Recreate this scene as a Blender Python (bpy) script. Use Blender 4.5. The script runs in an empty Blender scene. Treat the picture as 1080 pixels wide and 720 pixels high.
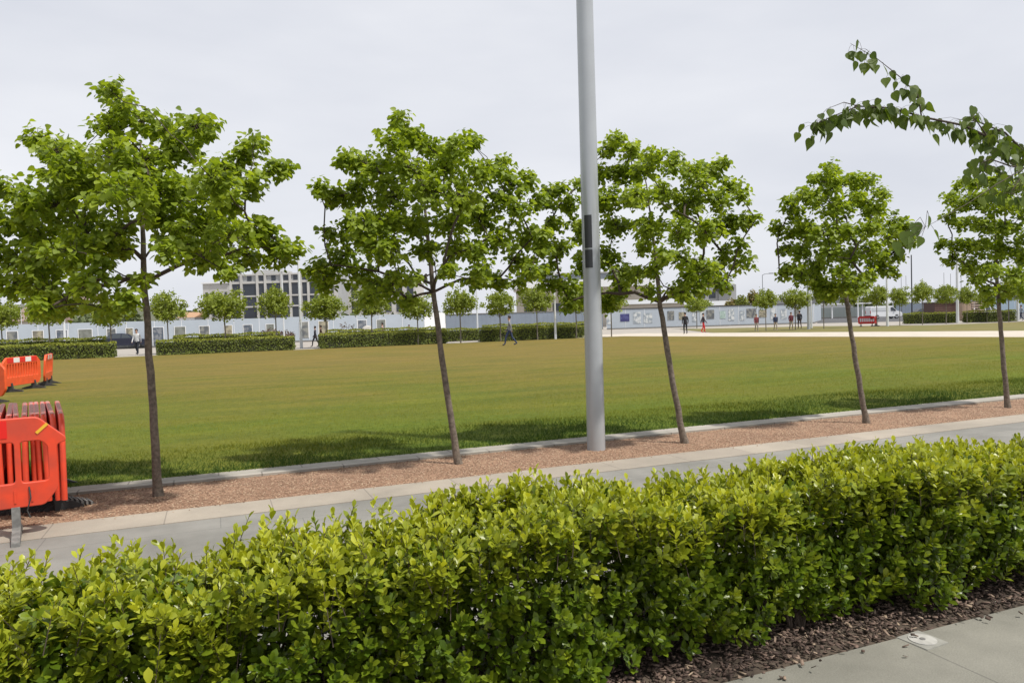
import bpy, bmesh, math, random
import numpy as np
from mathutils import Vector, Matrix, Euler
random.seed(7); rng = np.random.default_rng(11)
R = math.radians
S = bpy.context.scene
COL = S.collection

# ------------------------------------------------------------------ camera
F = 780.0; H = 1.7; YAW = R(22)
cam = bpy.data.objects.new('camera', bpy.data.cameras.new('camera')); COL.objects.link(cam)
cam.data.sensor_width = 36; cam.data.lens = 36*F/1080
cam.data.clip_start = 0.05; cam.data.clip_end = 3000
CM = Matrix.Rotation(-YAW, 3, 'Z') @ Matrix.Rotation(R(90-1.7), 3, 'X') @ Matrix.Rotation(R(-1.7), 3, 'Z')
cam.matrix_world = Matrix.Translation((0, 0, H)) @ CM.to_4x4()
S.camera = cam

# ------------------------------------------------------------------ light
SH = Vector((-0.62, 0.785)).normalized(); ELEV = R(62)      # horizontal direction the shadows fall in
world = bpy.data.worlds.new('World'); S.world = world; world.use_nodes = True
wn = world.node_tree.nodes; wl = world.node_tree.links; wn.clear()
wo = wn.new('ShaderNodeOutputWorld'); bg = wn.new('ShaderNodeBackground'); bg.inputs[1].default_value = 0.113
sky = wn.new('ShaderNodeTexSky'); sky.sky_type = 'NISHITA'; sky.sun_disc = False
sky.sun_elevation = ELEV; sky.sun_rotation = R(141.7); sky.dust_density = 2.0
tc = wn.new('ShaderNodeTexCoord'); mp = wn.new('ShaderNodeMapping'); mp.inputs['Scale'].default_value = (1.1, 1.1, 3.6)
nz = wn.new('ShaderNodeTexNoise'); nz.inputs['Scale'].default_value = 1.7; nz.inputs['Detail'].default_value = 5; nz.inputs['Roughness'].default_value = .5
rp = wn.new('ShaderNodeValToRGB'); e = rp.color_ramp.elements
e[0].position = .32; e[0].color = (6.55, 6.75, 7.35, 1); e[1].position = .72; e[1].color = (8.2, 8.3, 8.65, 1)
mx = wn.new('ShaderNodeMixRGB'); mx.inputs[0].default_value = .93
wl.new(tc.outputs['Generated'], mp.inputs['Vector']); wl.new(mp.outputs[0], nz.inputs['Vector']); wl.new(nz.outputs[0], rp.inputs[0])
wl.new(sky.outputs[0], mx.inputs[1]); wl.new(rp.outputs[0], mx.inputs[2]); wl.new(mx.outputs[0], bg.inputs[0]); wl.new(bg.outputs[0], wo.inputs[0])
sun = bpy.data.objects.new('sun', bpy.data.lights.new('sun', 'SUN')); COL.objects.link(sun)
sun.data.energy = 4.5; sun.data.angle = R(2.2); sun.data.color = (1, .955, .88)
sd = Vector((SH.x*math.cos(ELEV), SH.y*math.cos(ELEV), -math.sin(ELEV)))
sun.rotation_euler = sd.to_track_quat('-Z', 'Y').to_euler(); sun.location = (0, -10, 30)
vs = S.view_settings; vs.view_transform = 'Standard'; vs.look = 'None'; vs.gamma = 1; vs.exposure = 0.0; vs.use_curve_mapping = False

# ------------------------------------------------------------------ measuring helpers (photo of 1080 x 720)
FW = Vector((math.sin(YAW), math.cos(YAW), 0)); RT = Vector((math.cos(YAW), -math.sin(YAW), 0)); EYE = Vector((0, 0, H))
def ray(px, py): return CM @ Vector(((px-540)/F, -(py-360)/F, -1))
def pt(px, py, D):
    r = ray(px, py); return EYE + r*(D/r.dot(FW))
def hor(px): return 336.8 - (px-540)*math.tan(R(1.7))
def gr(px, D):                       # ground point under column px at distance D
    p = pt(px, hor(px) + F*H/D, D); return Vector((p.x, p.y, 0))
def gnd(px, py):
    r = ray(px, py); t = -H/r.z; p = EYE + r*t; return Vector((p.x, p.y, 0))
def zat(px, py, D): return pt(px, py, D).z

# ------------------------------------------------------------------ tagging
def tag(o, label=None, cat=None, group=None, kind=None):
    if label: o['label'] = label
    if cat: o['category'] = cat
    if group: o['group'] = group
    if kind: o['kind'] = kind
    return o
def thing(name, label, cat, loc=(0, 0, 0), rz=0, group=None):
    o = bpy.data.objects.new(name, None); COL.objects.link(o); o.empty_display_size = .2
    o.location = loc; o.rotation_euler = (0, 0, rz)
    return tag(o, label, cat, group)
def kids(o): return [c for c in bpy.data.objects if c.parent == o]
def dup(o, parent=None, **kw):
    c = o.copy(); COL.objects.link(c); c.parent = parent
    for ch in kids(o): dup(ch, c)
    return c

# ------------------------------------------------------------------ materials
def mat(name, col, rough=.7, metal=0, var=.0, vscale=5, col2=None, bump=0, bscale=40, coat=0, coords='Object', detail=4):
    m = bpy.data.materials.new(name); m.use_nodes = True; n = m.node_tree.nodes; l = m.node_tree.links
    b = n['Principled BSDF']; b.inputs['Roughness'].default_value = rough; b.inputs['Metallic'].default_value = metal
    b.inputs['Coat Weight'].default_value = coat
    b.inputs['Base Color'].default_value = (*col, 1)
    t = n.new('ShaderNodeTexCoord')
    if var > 0 or col2:
        c2 = col2 or tuple(max(0, c*(1-var)) for c in col)
        no = n.new('ShaderNodeTexNoise'); no.inputs['Scale'].default_value = vscale; no.inputs['Detail'].default_value = detail
        ra = n.new('ShaderNodeValToRGB'); ra.color_ramp.elements[0].position = .35; ra.color_ramp.elements[1].position = .65
        ra.color_ramp.elements[0].color = (*c2, 1); ra.color_ramp.elements[1].color = (*col, 1)
        l.new(t.outputs[coords], no.inputs['Vector']); l.new(no.outputs[0], ra.inputs[0]); l.new(ra.outputs[0], b.inputs['Base Color'])
    if bump:
        nb = n.new('ShaderNodeTexNoise'); nb.inputs['Scale'].default_value = bscale; nb.inputs['Detail'].default_value = 5
        bu = n.new('ShaderNodeBump'); bu.inputs['Strength'].default_value = bump; bu.inputs['Distance'].default_value = .02
        l.new(t.outputs[coords], nb.inputs['Vector']); l.new(nb.outputs[0], bu.inputs['Height']); l.new(bu.outputs[0], b.inputs['Normal'])
    return m

def leafmat(name, dark, light, young, trans=.35, rough=.45):
    """leaf colour: per-leaf random between dark and light, 'young' attribute brings in fresh growth"""
    m = bpy.data.materials.new(name); m.use_nodes = True; n = m.node_tree.nodes; l = m.node_tree.links
    b = n['Principled BSDF']; b.inputs['Roughness'].default_value = rough; b.inputs['Specular IOR Level'].default_value = .45
    g = n.new('ShaderNodeNewGeometry'); mixa = n.new('ShaderNodeMixRGB'); mixb = n.new('ShaderNodeMixRGB'); at = n.new('ShaderNodeAttribute'); at.attribute_name = 'young'
    mixa.inputs[1].default_value = (*dark, 1); mixa.inputs[2].default_value = (*light, 1); mixb.inputs[2].default_value = (*young, 1)
    l.new(g.outputs['Random Per Island'], mixa.inputs[0]); l.new(mixa.outputs[0], mixb.inputs[1]); l.new(at.outputs['Fac'], mixb.inputs[0])
    l.new(mixb.outputs[0], b.inputs['Base Color'])
    tr = n.new('ShaderNodeBsdfTranslucent'); br = n.new('ShaderNodeMixRGB'); br.blend_type = 'MULTIPLY'; br.inputs[0].default_value = 1; br.inputs[2].default_value = (1.55, 1.5, .7, 1)
    l.new(mixb.outputs[0], br.inputs[1]); l.new(br.outputs[0], tr.inputs[0])
    ms = n.new('ShaderNodeMixShader'); ms.inputs[0].default_value = trans
    l.new(b.outputs[0], ms.inputs[1]); l.new(tr.outputs[0], ms.inputs[2]); l.new(ms.outputs[0], n['Material Output'].inputs[0])
    return m

M = {}
M['bark'] = mat('bark', (.20, .16, .125), .9, var=.5, vscale=28, bump=.6, bscale=70)
M['bark_far'] = mat('bark_far', (.17, .15, .12), .9)
M['twig'] = mat('twig', (.07, .05, .035), .85, var=.3, vscale=20)
M['lime'] = leafmat('lime', (.115, .175, .012), (.215, .29, .022), (.33, .41, .04), .48, .5)
M['limefar'] = leafmat('limefar', (.13, .18, .016), (.21, .26, .024), (.27, .32, .035), .35, .6)
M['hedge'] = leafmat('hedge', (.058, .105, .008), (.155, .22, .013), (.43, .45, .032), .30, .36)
M['hedgefar'] = leafmat('hedgefar', (.08, .11, .014), (.14, .175, .02), (.27, .29, .035), .2, .6)
M['birch'] = leafmat('birch', (.055, .095, .012), (.085, .13, .015), (.13, .18, .025), .38, .55)
M['shrub_red'] = leafmat('shrub_red', (.07, .045, .045), (.13, .07, .06), (.16, .12, .06), .2, .6)
M['orange_leaf'] = leafmat('orange_leaf', (.14, .12, .03), (.26, .17, .06), (.2, .22, .05), .2, .6)
M['farwood'] = leafmat('farwood', (.05, .075, .03), (.1, .12, .05), (.12, .15, .06), .1, .8)
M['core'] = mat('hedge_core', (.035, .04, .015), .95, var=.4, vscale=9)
M['polegrey'] = mat('polegrey', (.42, .44, .46), .34, metal=.25, var=.06, vscale=3)
M['polewhite'] = mat('polewhite', (.62, .64, .66), .45)
M['darkmetal'] = mat('darkmetal', (.03, .032, .036), .45)
M['orange'] = mat('orange_plastic', (.74, .062, .02), .45, var=.3, vscale=5, col2=(.52, .06, .03), bump=.12, bscale=12, detail=9)
M['orange_b'] = mat('orange_plastic_light', (.82, .10, .022), .45, var=.18, vscale=5)
M['redtape'] = mat('red_reflector', (.7, .02, .015), .3)
M['whitetape'] = mat('white_reflector', (.8, .78, .76), .3)
M['pinktop'] = mat('faded_plastic', (.62, .27, .22), .7, var=.45, vscale=16)
M['rubber'] = mat('rubber', (.05, .048, .047), .8, var=.3, vscale=14)
M['rubbergrey'] = mat('rubber_grey', (.20, .195, .185), .8, var=.4, vscale=20)
M['blackbag'] = mat('black_sheeting', (.012, .012, .014), .3, bump=.8, bscale=9)
M['yellow'] = mat('yellow_sticker', (.75, .42, .03), .5)
M['white'] = mat('white_paint', (.75, .76, .78), .55)
M['hoard'] = mat('hoarding_board', (.40, .45, .51), .6, var=.06, vscale=.6)
M['hoardgrey'] = mat('hoarding_sheet', (.23, .27, .33), .5, var=.1, vscale=.5)
M['glass'] = mat('dark_glass', (.035, .042, .055), .12)
M['carglass'] = mat('car_glass', (.05, .06, .07), .06)
M['tyre'] = mat('tyre', (.02, .02, .02), .85)
M['rim'] = mat('rim', (.4, .41, .42), .35, metal=.6)
M['lampglass'] = mat('headlight_glass', (.7, .72, .75), .15)
M['redlamp'] = mat('tail_light', (.4, .02, .02), .3)
M['soil'] = mat('soil', (.10, .075, .055), .95, var=.4, vscale=6, bump=.6, bscale=25)

# ------------------------------------------------------------------ mesh builders
def link(name, me, m, parent=None):
    o = bpy.data.objects.new(name, me); COL.objects.link(o)
    if m is not None:
        for q in (m if isinstance(m, (list, tuple)) else [m]): me.materials.append(q)
    if parent is not None: o.parent = parent
    return o
class MB:
    def __init__(s): s.v = []; s.f = []; s.mi = []
    def add(s, vs_, fs, mi=0):
        k = len(s.v); s.v += [tuple(x) for x in vs_]; s.f += [tuple(i+k for i in f) for f in fs]; s.mi += [mi]*len(fs); return s
    def box(s, x0, x1, y0, y1, z0, z1, mi=0, rz=0, at=(0, 0, 0), bev=0):
        if bev:
            bm = bmesh.new(); bmesh.ops.create_cube(bm, size=1)
            for q in bm.verts: q.co = Vector(((x0+x1)/2+q.co.x*(x1-x0), (y0+y1)/2+q.co.y*(y1-y0), (z0+z1)/2+q.co.z*(z1-z0)))
            bmesh.ops.bevel(bm, geom=bm.edges[:], offset=bev, segments=2, affect='EDGES'); bm.verts.index_update()
            vv = [q.co.copy() for q in bm.verts]; ff = [[q.index for q in f.verts] for f in bm.faces]; bm.free()
        else:
            vv = [Vector(p) for p in ((x0,y0,z0),(x1,y0,z0),(x1,y1,z0),(x0,y1,z0),(x0,y0,z1),(x1,y0,z1),(x1,y1,z1),(x0,y1,z1))]
            ff = [(0,3,2,1),(4,5,6,7),(0,1,5,4),(1,2,6,5),(2,3,7,6),(3,0,4,7)]
        if rz or at != (0, 0, 0):
            m = Matrix.Translation(at) @ Matrix.Rotation(rz, 4, 'Z'); vv = [m @ q for q in vv]
        return s.add(vv, ff, mi)
    def tube(s, pts, rad, n=8, mi=0, cap=True):
        pts = [Vector(p) for p in pts]
        if not hasattr(rad, '__len__'): rad = [rad]*len(pts)
        vv = []; ff = []
        t0 = (pts[1]-pts[0]).normalized(); ref = Vector((0, 0, 1)) if abs(t0.z) < .9 else Vector((1, 0, 0))
        a = t0.cross(ref).normalized()
        for i, p in enumerate(pts):
            t = (pts[min(i+1, len(pts)-1)]-pts[max(i-1, 0)]).normalized()
            a = (a - t*a.dot(t)).normalized(); b = t.cross(a)
            for k in range(n):
                th = 2*math.pi*k/n; vv.append(p + (a*math.cos(th)+b*math.sin(th))*rad[i])
        for i in range(len(pts)-1):
            for k in range(n):
                k2 = (k+1) % n; ff.append((i*n+k, i*n+k2, (i+1)*n+k2, (i+1)*n+k))
        if cap: ff.append(tuple(range(n-1, -1, -1))); ff.append(tuple((len(pts)-1)*n+k for k in range(n)))
        return s.add(vv, ff, mi)
    def prism(s, poly, y0, y1, mi=0):            # polygon in x-z extruded along y
        n = len(poly); vv = [(x, y0, z) for x, z in poly]+[(x, y1, z) for x, z in poly]
        ff = [tuple(range(n)), tuple(range(2*n-1, n-1, -1))]+[(i, i+n, (i+1) % n+n, (i+1) % n) for i in range(n)]
        return s.add(vv, ff, mi)
    def build(s, name, m, parent=None, smooth=False, weld=False):
        me = bpy.data.meshes.new(name); me.from_pydata([tuple(q) for q in s.v], [], s.f)
        if any(s.mi): me.polygons.foreach_set('material_index', s.mi)
        bm = bmesh.new(); bm.from_mesh(me); bmesh.ops.recalc_face_normals(bm, faces=bm.faces[:]); bm.to_mesh(me); bm.free()
        if smooth:
            me.polygons.foreach_set('use_smooth', [True]*len(me.polygons))
            try: me.set_sharp_from_angle(angle=R(40))
            except Exception: pass
        me.update(); return link(name, me, m, parent)

def unit(a): return a/np.maximum(np.linalg.norm(a, axis=1, keepdims=True), 1e-9)
def scatter(name, tv, tf, pos, axis, nrm, size, m, parent=None, young=None, smooth=False):
    """one mesh holding a copy of template (tv: x across, y along, z normal) at every pos"""
    N = len(pos); tv = np.array(tv, float); K = len(tv)
    y = unit(axis); z = unit(nrm - y*np.sum(nrm*y, 1, keepdims=True)); x = np.cross(y, z)
    sz = np.asarray(size); sz = sz[:, None] if sz.ndim == 1 else sz
    V = pos[:, None, :] + sz[:, None, :]*(tv[None, :, 0:1]*x[:, None]+tv[None, :, 1:2]*y[:, None]+tv[None, :, 2:3]*z[:, None])
    V = V.reshape(-1, 3)
    me = bpy.data.meshes.new(name)
    loops = np.array([i for f in tf for i in f]); lens = np.array([len(f) for f in tf])
    L = (loops[None, :]+(np.arange(N)*K)[:, None]).ravel(); ln = np.tile(lens, N); st = np.concatenate(([0], np.cumsum(ln)[:-1]))
    me.vertices.add(len(V)); me.vertices.foreach_set('co', V.ravel())
    me.loops.add(len(L)); me.loops.foreach_set('vertex_index', L.astype(np.int32))
    me.polygons.add(len(ln)); me.polygons.foreach_set('loop_start', st.astype(np.int32)); me.polygons.foreach_set('loop_total', ln.astype(np.int32))
    if smooth: me.polygons.foreach_set('use_smooth', np.ones(len(ln), bool))
    if young is not None:
        at = me.attributes.new('young', 'FLOAT', 'POINT'); at.data.foreach_set('value', np.repeat(young, K).astype(np.float32))
    me.update(calc_edges=True); me.validate()
    return link(name, me, m, parent)
# leaf templates
HEART = [(0, 0, 0), (.30, -.06, .03), (.50, .18, .07), (.46, .48, .03), (.26, .78, -.04), (0, 1.02, -.14), (-.26, .78, -.04), (-.46, .48, .03), (-.50, .18, .07), (-.30, -.06, .03), (0, .45, -.05)]
HEART_F = [(0, 1, 2, 10), (10, 2, 3), (10, 3, 4), (10, 4, 5), (10, 5, 6), (10, 6, 7), (10, 7, 8), (10, 8, 9, 0)]
SPOON = [(0, 0, 0), (.13, .2, .03), (.25, .5, .055), (.24, .76, .02), (0, 1, -.08), (-.24, .76, .02), (-.25, .5, .055), (-.13, .2, .03), (0, .5, 0)]
SPOON_F = [(0, 1, 8), (1, 2, 8), (2, 3, 8), (3, 4, 8), (4, 5, 8), (5, 6, 8), (6, 7, 8), (7, 0, 8)]
QUAD = [(-.45, 0, 0), (.45, .1, 0), (.4, .85, -.08), (-.05, 1.05, -.12), (-.5, .7, 0)]; QUAD_F = [(0, 1, 2, 3, 4)]
BIRCH = [(0, 0, 0), (.2, -.03, .02), (.38, .1, .04), (.43, .32, .05), (.33, .56, .02), (.13, .86, -.03), (0, 1.12, -.1), (-.13, .86, -.03), (-.33, .56, .02), (-.43, .32, .05), (-.38, .1, .04), (-.2, -.03, .02), (0, .38, -.03)]
BIRCH_F = [(i, (i+1) % 12, 12) for i in range(12)]

# ================================================================== GROUND
def sheet(name, pts, z, m, kind='structure', thick=0):
    mb = MB(); n = len(pts)
    if thick:
        vv = [(p[0], p[1], z-thick) for p in pts]+[(p[0], p[1], z) for p in pts]
        mb.add(vv, [tuple(range(n-1, -1, -1)), tuple(range(n, 2*n))]+[(i, (i+1) % n, (i+1) % n+n, i+n) for i in range(n)])
    else: mb.add([(p[0], p[1], z) for p in pts], [tuple(range(n))])
    o = mb.build(name, m); o['kind'] = kind; return o
def rect(u0, u1, v0, v1): return [(u0, v0), (u1, v0), (u1, v1), (u0, v1)]

def paving_mat(name, c1, c2, joint, bw, bh, mortar=.006, stain=.35, rough=.8, cracks=0):
    m = bpy.data.materials.new(name); m.use_nodes = True; n = m.node_tree.nodes; l = m.node_tree.links; b = n['Principled BSDF']; b.inputs['Roughness'].default_value = rough
    t = n.new('ShaderNodeTexCoord'); br = n.new('ShaderNodeTexBrick'); br.inputs['Scale'].default_value = 1
    br.inputs['Color1'].default_value = (*c1, 1); br.inputs['Color2'].default_value = (*c2, 1); br.inputs['Mortar'].default_value = (*joint, 1)
    br.inputs['Brick Width'].default_value = bw; br.inputs['Row Height'].default_value = bh; br.inputs['Mortar Size'].default_value = mortar; br.inputs['Mortar Smooth'].default_value = .3
    l.new(t.outputs['Object'], br.inputs['Vector'])
    n1 = n.new('ShaderNodeTexNoise'); n1.inputs['Scale'].default_value = .9; n1.inputs['Detail'].default_value = 7; n1.inputs['Roughness'].default_value = .62
    ra = n.new('ShaderNodeValToRGB'); ra.color_ramp.elements[0].position = .3; ra.color_ramp.elements[1].position = .7
    ra.color_ramp.elements[0].color = (1-stain, 1-stain, 1-stain*1.05, 1); ra.color_ramp.elements[1].color = (1.08, 1.07, 1.05, 1)
    l.new(t.outputs['Object'], n1.inputs['Vector']); l.new(n1.outputs[0], ra.inputs[0])
    mu = n.new('ShaderNodeMixRGB'); mu.blend_type = 'MULTIPLY'; mu.inputs[0].default_value = 1; l.new(br.outputs[0], mu.inputs[1]); l.new(ra.outputs[0], mu.inputs[2])
    n2 = n.new('ShaderNodeTexNoise'); n2.inputs['Scale'].default_value = 120; n2.inputs['Detail'].default_value = 3; l.new(t.outputs['Object'], n2.inputs['Vector'])
    r2 = n.new('ShaderNodeValToRGB'); r2.color_ramp.elements[0].color = (.8, .8, .8, 1); r2.color_ramp.elements[1].color = (1.15, 1.15, 1.15, 1); l.new(n2.outputs[0], r2.inputs[0])
    m2 = n.new('ShaderNodeMixRGB'); m2.blend_type = 'MULTIPLY'; m2.inputs[0].default_value = 1; l.new(mu.outputs[0], m2.inputs[1]); l.new(r2.outputs[0], m2.inputs[2])
    l.new(m2.outputs[0], b.inputs['Base Color'])
    bu = n.new('ShaderNodeBump'); bu.inputs['Strength'].default_value = .25; bu.inputs['Distance'].default_value = .01; l.new(n2.outputs[0], bu.inputs['Height']); l.new(bu.outputs[0], b.inputs['Normal'])
    return m
M['pathslab'] = paving_mat('path_slabs', (.245, .238, .222), (.262, .254, .236), (.18, .175, .165), 1.35, .75, .005, .42)
M['nearslab'] = paving_mat('near_slabs', (.245, .238, .205), (.255, .248, .214), (.17, .165, .145), 3.2, 1.6, .006, .42)
M['kerbbeige'] = paving_mat('beige_kerb', (.345, .30, .25), (.37, .325, .27), (.23, .2, .17), .92, 3, .006, .28)
M['kerbpale'] = paving_mat('pale_kerb', (.35, .33, .29), (.39, .36, .32), (.2, .18, .16), .92, 3, .010, .3)
M['cream'] = paving_mat('cream_paving', (.48, .43, .36), (.52, .46, .39), (.4, .36, .3), 1.8, .9, .004, .12)
M['plaza'] = paving_mat('plaza_paving', (.33, .30, .27), (.37, .34, .30), (.27, .25, .22), 1.2, .6, .004, .2)
M['asphalt'] = mat('asphalt', (.085, .085, .09), .9, var=.3, vscale=.3)

# lawn material: patchy, greener next to the kerb, drier and more golden further out
def lawn_mat():
    m = bpy.data.materials.new('lawn'); m.use_nodes = True; n = m.node_tree.nodes; l = m.node_tree.links; b = n['Principled BSDF']; b.inputs['Roughness'].default_value = .95
    b.inputs['Specular IOR Level'].default_value = .15
    t = n.new('ShaderNodeTexCoord'); sp = n.new('ShaderNodeSeparateXYZ'); l.new(t.outputs['Object'], sp.inputs[0])
    mr = n.new('ShaderNodeMapRange'); mr.inputs[1].default_value = 8; mr.inputs[2].default_value = 34; l.new(sp.outputs[1], mr.inputs[0])
    n1 = n.new('ShaderNodeTexNoise'); n1.inputs['Scale'].default_value = .16; n1.inputs['Detail'].default_value = 6; n1.inputs['Roughness'].default_value = .6; l.new(t.outputs['Object'], n1.inputs['Vector'])
    ad = n.new('ShaderNodeMath'); ad.operation = 'MULTIPLY_ADD'; ad.inputs[1].default_value = 1.5; l.new(n1.outputs[0], ad.inputs[0])
    su = n.new('ShaderNodeMath'); su.operation = 'SUBTRACT'; su.inputs[1].default_value = .75; l.new(mr.outputs[0], su.inputs[0]); l.new(su.outputs[0], ad.inputs[2])
    ra = n.new('ShaderNodeValToRGB'); e = ra.color_ramp.elements
    e[0].position = 0; e[0].color = (.10, .138, .015, 1); e[1].position = 1; e[1].color = (.168, .134, .036, 1)
    q = ra.color_ramp.elements.new(.45); q.color = (.132, .128, .023, 1)
    l.new(ad.outputs[0], ra.inputs[0])
    n2 = n.new('ShaderNodeTexNoise'); n2.inputs['Scale'].default_value = 7; n2.inputs['Detail'].default_value = 8; n2.inputs['Roughness'].default_value = .75; l.new(t.outputs['Object'], n2.inputs['Vector'])
    r2 = n.new('ShaderNodeValToRGB'); r2.color_ramp.elements[0].position = .3; r2.color_ramp.elements[1].position = .72; r2.color_ramp.elements[0].color = (.68, .74, .7, 1); r2.color_ramp.elements[1].color = (1.3, 1.22, 1.1, 1)
    l.new(n2.outputs[0], r2.inputs[0])
    mu0 = n.new('ShaderNodeMixRGB'); mu0.blend_type = 'MULTIPLY'; mu0.inputs[0].default_value = 1; l.new(ra.outputs[0], mu0.inputs[1]); l.new(r2.outputs[0], mu0.inputs[2])
    mq = n.new('ShaderNodeMapping'); mq.inputs['Scale'].default_value = (.22, 1.1, 1); mq.inputs['Rotation'].default_value = (0, 0, .12); l.new(t.outputs['Object'], mq.inputs[0])
    n5 = n.new('ShaderNodeTexNoise'); n5.inputs['Scale'].default_value = 1.1; n5.inputs['Detail'].default_value = 5; n5.inputs['Roughness'].default_value = .65; l.new(mq.outputs[0], n5.inputs['Vector'])
    r5 = n.new('ShaderNodeValToRGB'); r5.color_ramp.elements[0].position = .3; r5.color_ramp.elements[1].position = .7; r5.color_ramp.elements[0].color = (.74, .84, .8, 1); r5.color_ramp.elements[1].color = (1.26, 1.12, 1.1, 1); l.new(n5.outputs[0], r5.inputs[0])
    mu = n.new('ShaderNodeMixRGB'); mu.blend_type = 'MULTIPLY'; mu.inputs[0].default_value = 1; l.new(mu0.outputs[0], mu.inputs[1]); l.new(r5.outputs[0], mu.inputs[2]); l.new(mu.outputs[0], b.inputs['Base Color'])
    n3 = n.new('ShaderNodeTexNoise'); n3.inputs['Scale'].default_value = 60; n3.inputs['Detail'].default_value = 4; l.new(t.outputs['Object'], n3.inputs['Vector'])
    bu = n.new('ShaderNodeBump'); bu.inputs['Strength'].default_value = .7; bu.inputs['Distance'].default_value = .03; l.new(n3.outputs[0], bu.inputs['Height']); l.new(bu.outputs[0], b.inputs['Normal'])
    return m
M['lawn'] = lawn_mat()
M['strip'] = mat('lawn_strip', (.17, .135, .035), .95, var=.3, vscale=.5, col2=(.12, .12, .025))
def gravel_mat():
    m = bpy.data.materials.new('gravel'); m.use_nodes = True; n = m.node_tree.nodes; l = m.node_tree.links; b = n['Principled BSDF']; b.inputs['Roughness'].default_value = .85
    t = n.new('ShaderNodeTexCoord'); v = n.new('ShaderNodeTexVoronoi'); v.inputs['Scale'].default_value = 55; l.new(t.outputs['Object'], v.inputs['Vector'])
    ra = n.new('ShaderNodeValToRGB'); e = ra.color_ramp.elements; e[0].color = (.17, .09, .05, 1); e[1].color = (.42, .28, .18, 1); q = ra.color_ramp.elements.new(.5); q.color = (.29, .165, .10, 1)
    sp = n.new('ShaderNodeSeparateColor'); l.new(v.outputs['Color'], sp.inputs[0]); l.new(sp.outputs[0], ra.inputs[0])
    n1 = n.new('ShaderNodeTexNoise'); n1.inputs['Scale'].default_value = 1.3; n1.inputs['Detail'].default_value = 5; l.new(t.outputs['Object'], n1.inputs['Vector'])
    r1 = n.new('ShaderNodeValToRGB'); r1.color_ramp.elements[0].position = .3; r1.color_ramp.elements[1].position = .7; r1.color_ramp.elements[0].color = (.72, .68, .66, 1); r1.color_ramp.elements[1].color = (1.1, 1.1, 1.1, 1); l.new(n1.outputs[0], r1.inputs[0])
    mu = n.new('ShaderNodeMixRGB'); mu.blend_type = 'MULTIPLY'; mu.inputs[0].default_value = 1; l.new(ra.outputs[0], mu.inputs[1]); l.new(r1.outputs[0], mu.inputs[2]); l.new(mu.outputs[0], b.inputs['Base Color'])
    bu = n.new('ShaderNodeBump'); bu.inputs['Strength'].default_value = 1; bu.inputs['Distance'].default_value = .012; bu.invert = True; l.new(v.outputs['Distance'], bu.inputs['Height']); l.new(bu.outputs[0], b.inputs['Normal'])
    return m
M['gravel'] = gravel_mat()

sheet('ground', rect(-900, 900, -60, 1500), -.02, M['plaza'])
sheet('near_pavement', rect(-30, 40, -20, 2.75), .01, M['nearslab'], thick=.06)
sheet('planting_bed', rect(-30, 40, 2.75, 3.85), -.006, M['soil'])
sheet('path', rect(-60, 80, 3.85, 7.12), 0.0, M['pathslab'])
sheet('kerb_strip', rect(-60, 80, 7.12, 7.62), .006, M['kerbbeige'], thick=.03)
sheet('gravel_strip', rect(-60, 80, 7.62, 8.86), .002, M['gravel'])
sheet('lawn_kerb', rect(-60, 80, 8.86, 9.2), .03, M['kerbpale'], thick=.06)
A0, A1 = (38.2+.2304*17.5, 8.2+1.0), (31.75, 53.7)
sheet('lawn', [(-70, 9.2), (A0[0], 9.2), A1, (-70, 53.7)], .03, M['lawn'], thick=.05)
B0, B1_ = (56.3, 9.2), (41.0, 53.7)
sheet('cream_path', [(A0[0], 9.2), (B0[0], 9.2), B1_, (38, 62), (28, 62), (28, 53.75), A1], -.004, M['cream'])
# second lawn strip beyond the cream path, then a narrow pavement and the car park
c1, c2, c3, c4 = gr(1250, 60), gr(1150, 66), gr(700, 80), gr(700, 74)
sheet('lawn_strip', [(B0[0]+.02, 9.2), (95, 9.2), gr(1080, 72).to_tuple()[:2], gr(980, 69).to_tuple()[:2], gr(860, 80).to_tuple()[:2], gr(716, 86).to_tuple()[:2], (43, 58), (B1_[0]+.02, 53.7)], .0, M['strip'])
pa = [gr(862, 99), gr(1250, 80), gr(1250, 210), gr(862, 210)]
sheet('car_park', [p.to_tuple()[:2] for p in pa], -.008, M['asphalt'])

# painted bays of the car park
mb = MB()
for i in range(10):
    p = gr(880+i*22, 130); mb.box(-.06, .06, -2.5, 2.5, 0, .002, at=(p.x, p.y, -.004), rz=-YAW)
tag(mb.build('bay_marking', M['white']), kind='structure')

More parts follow.
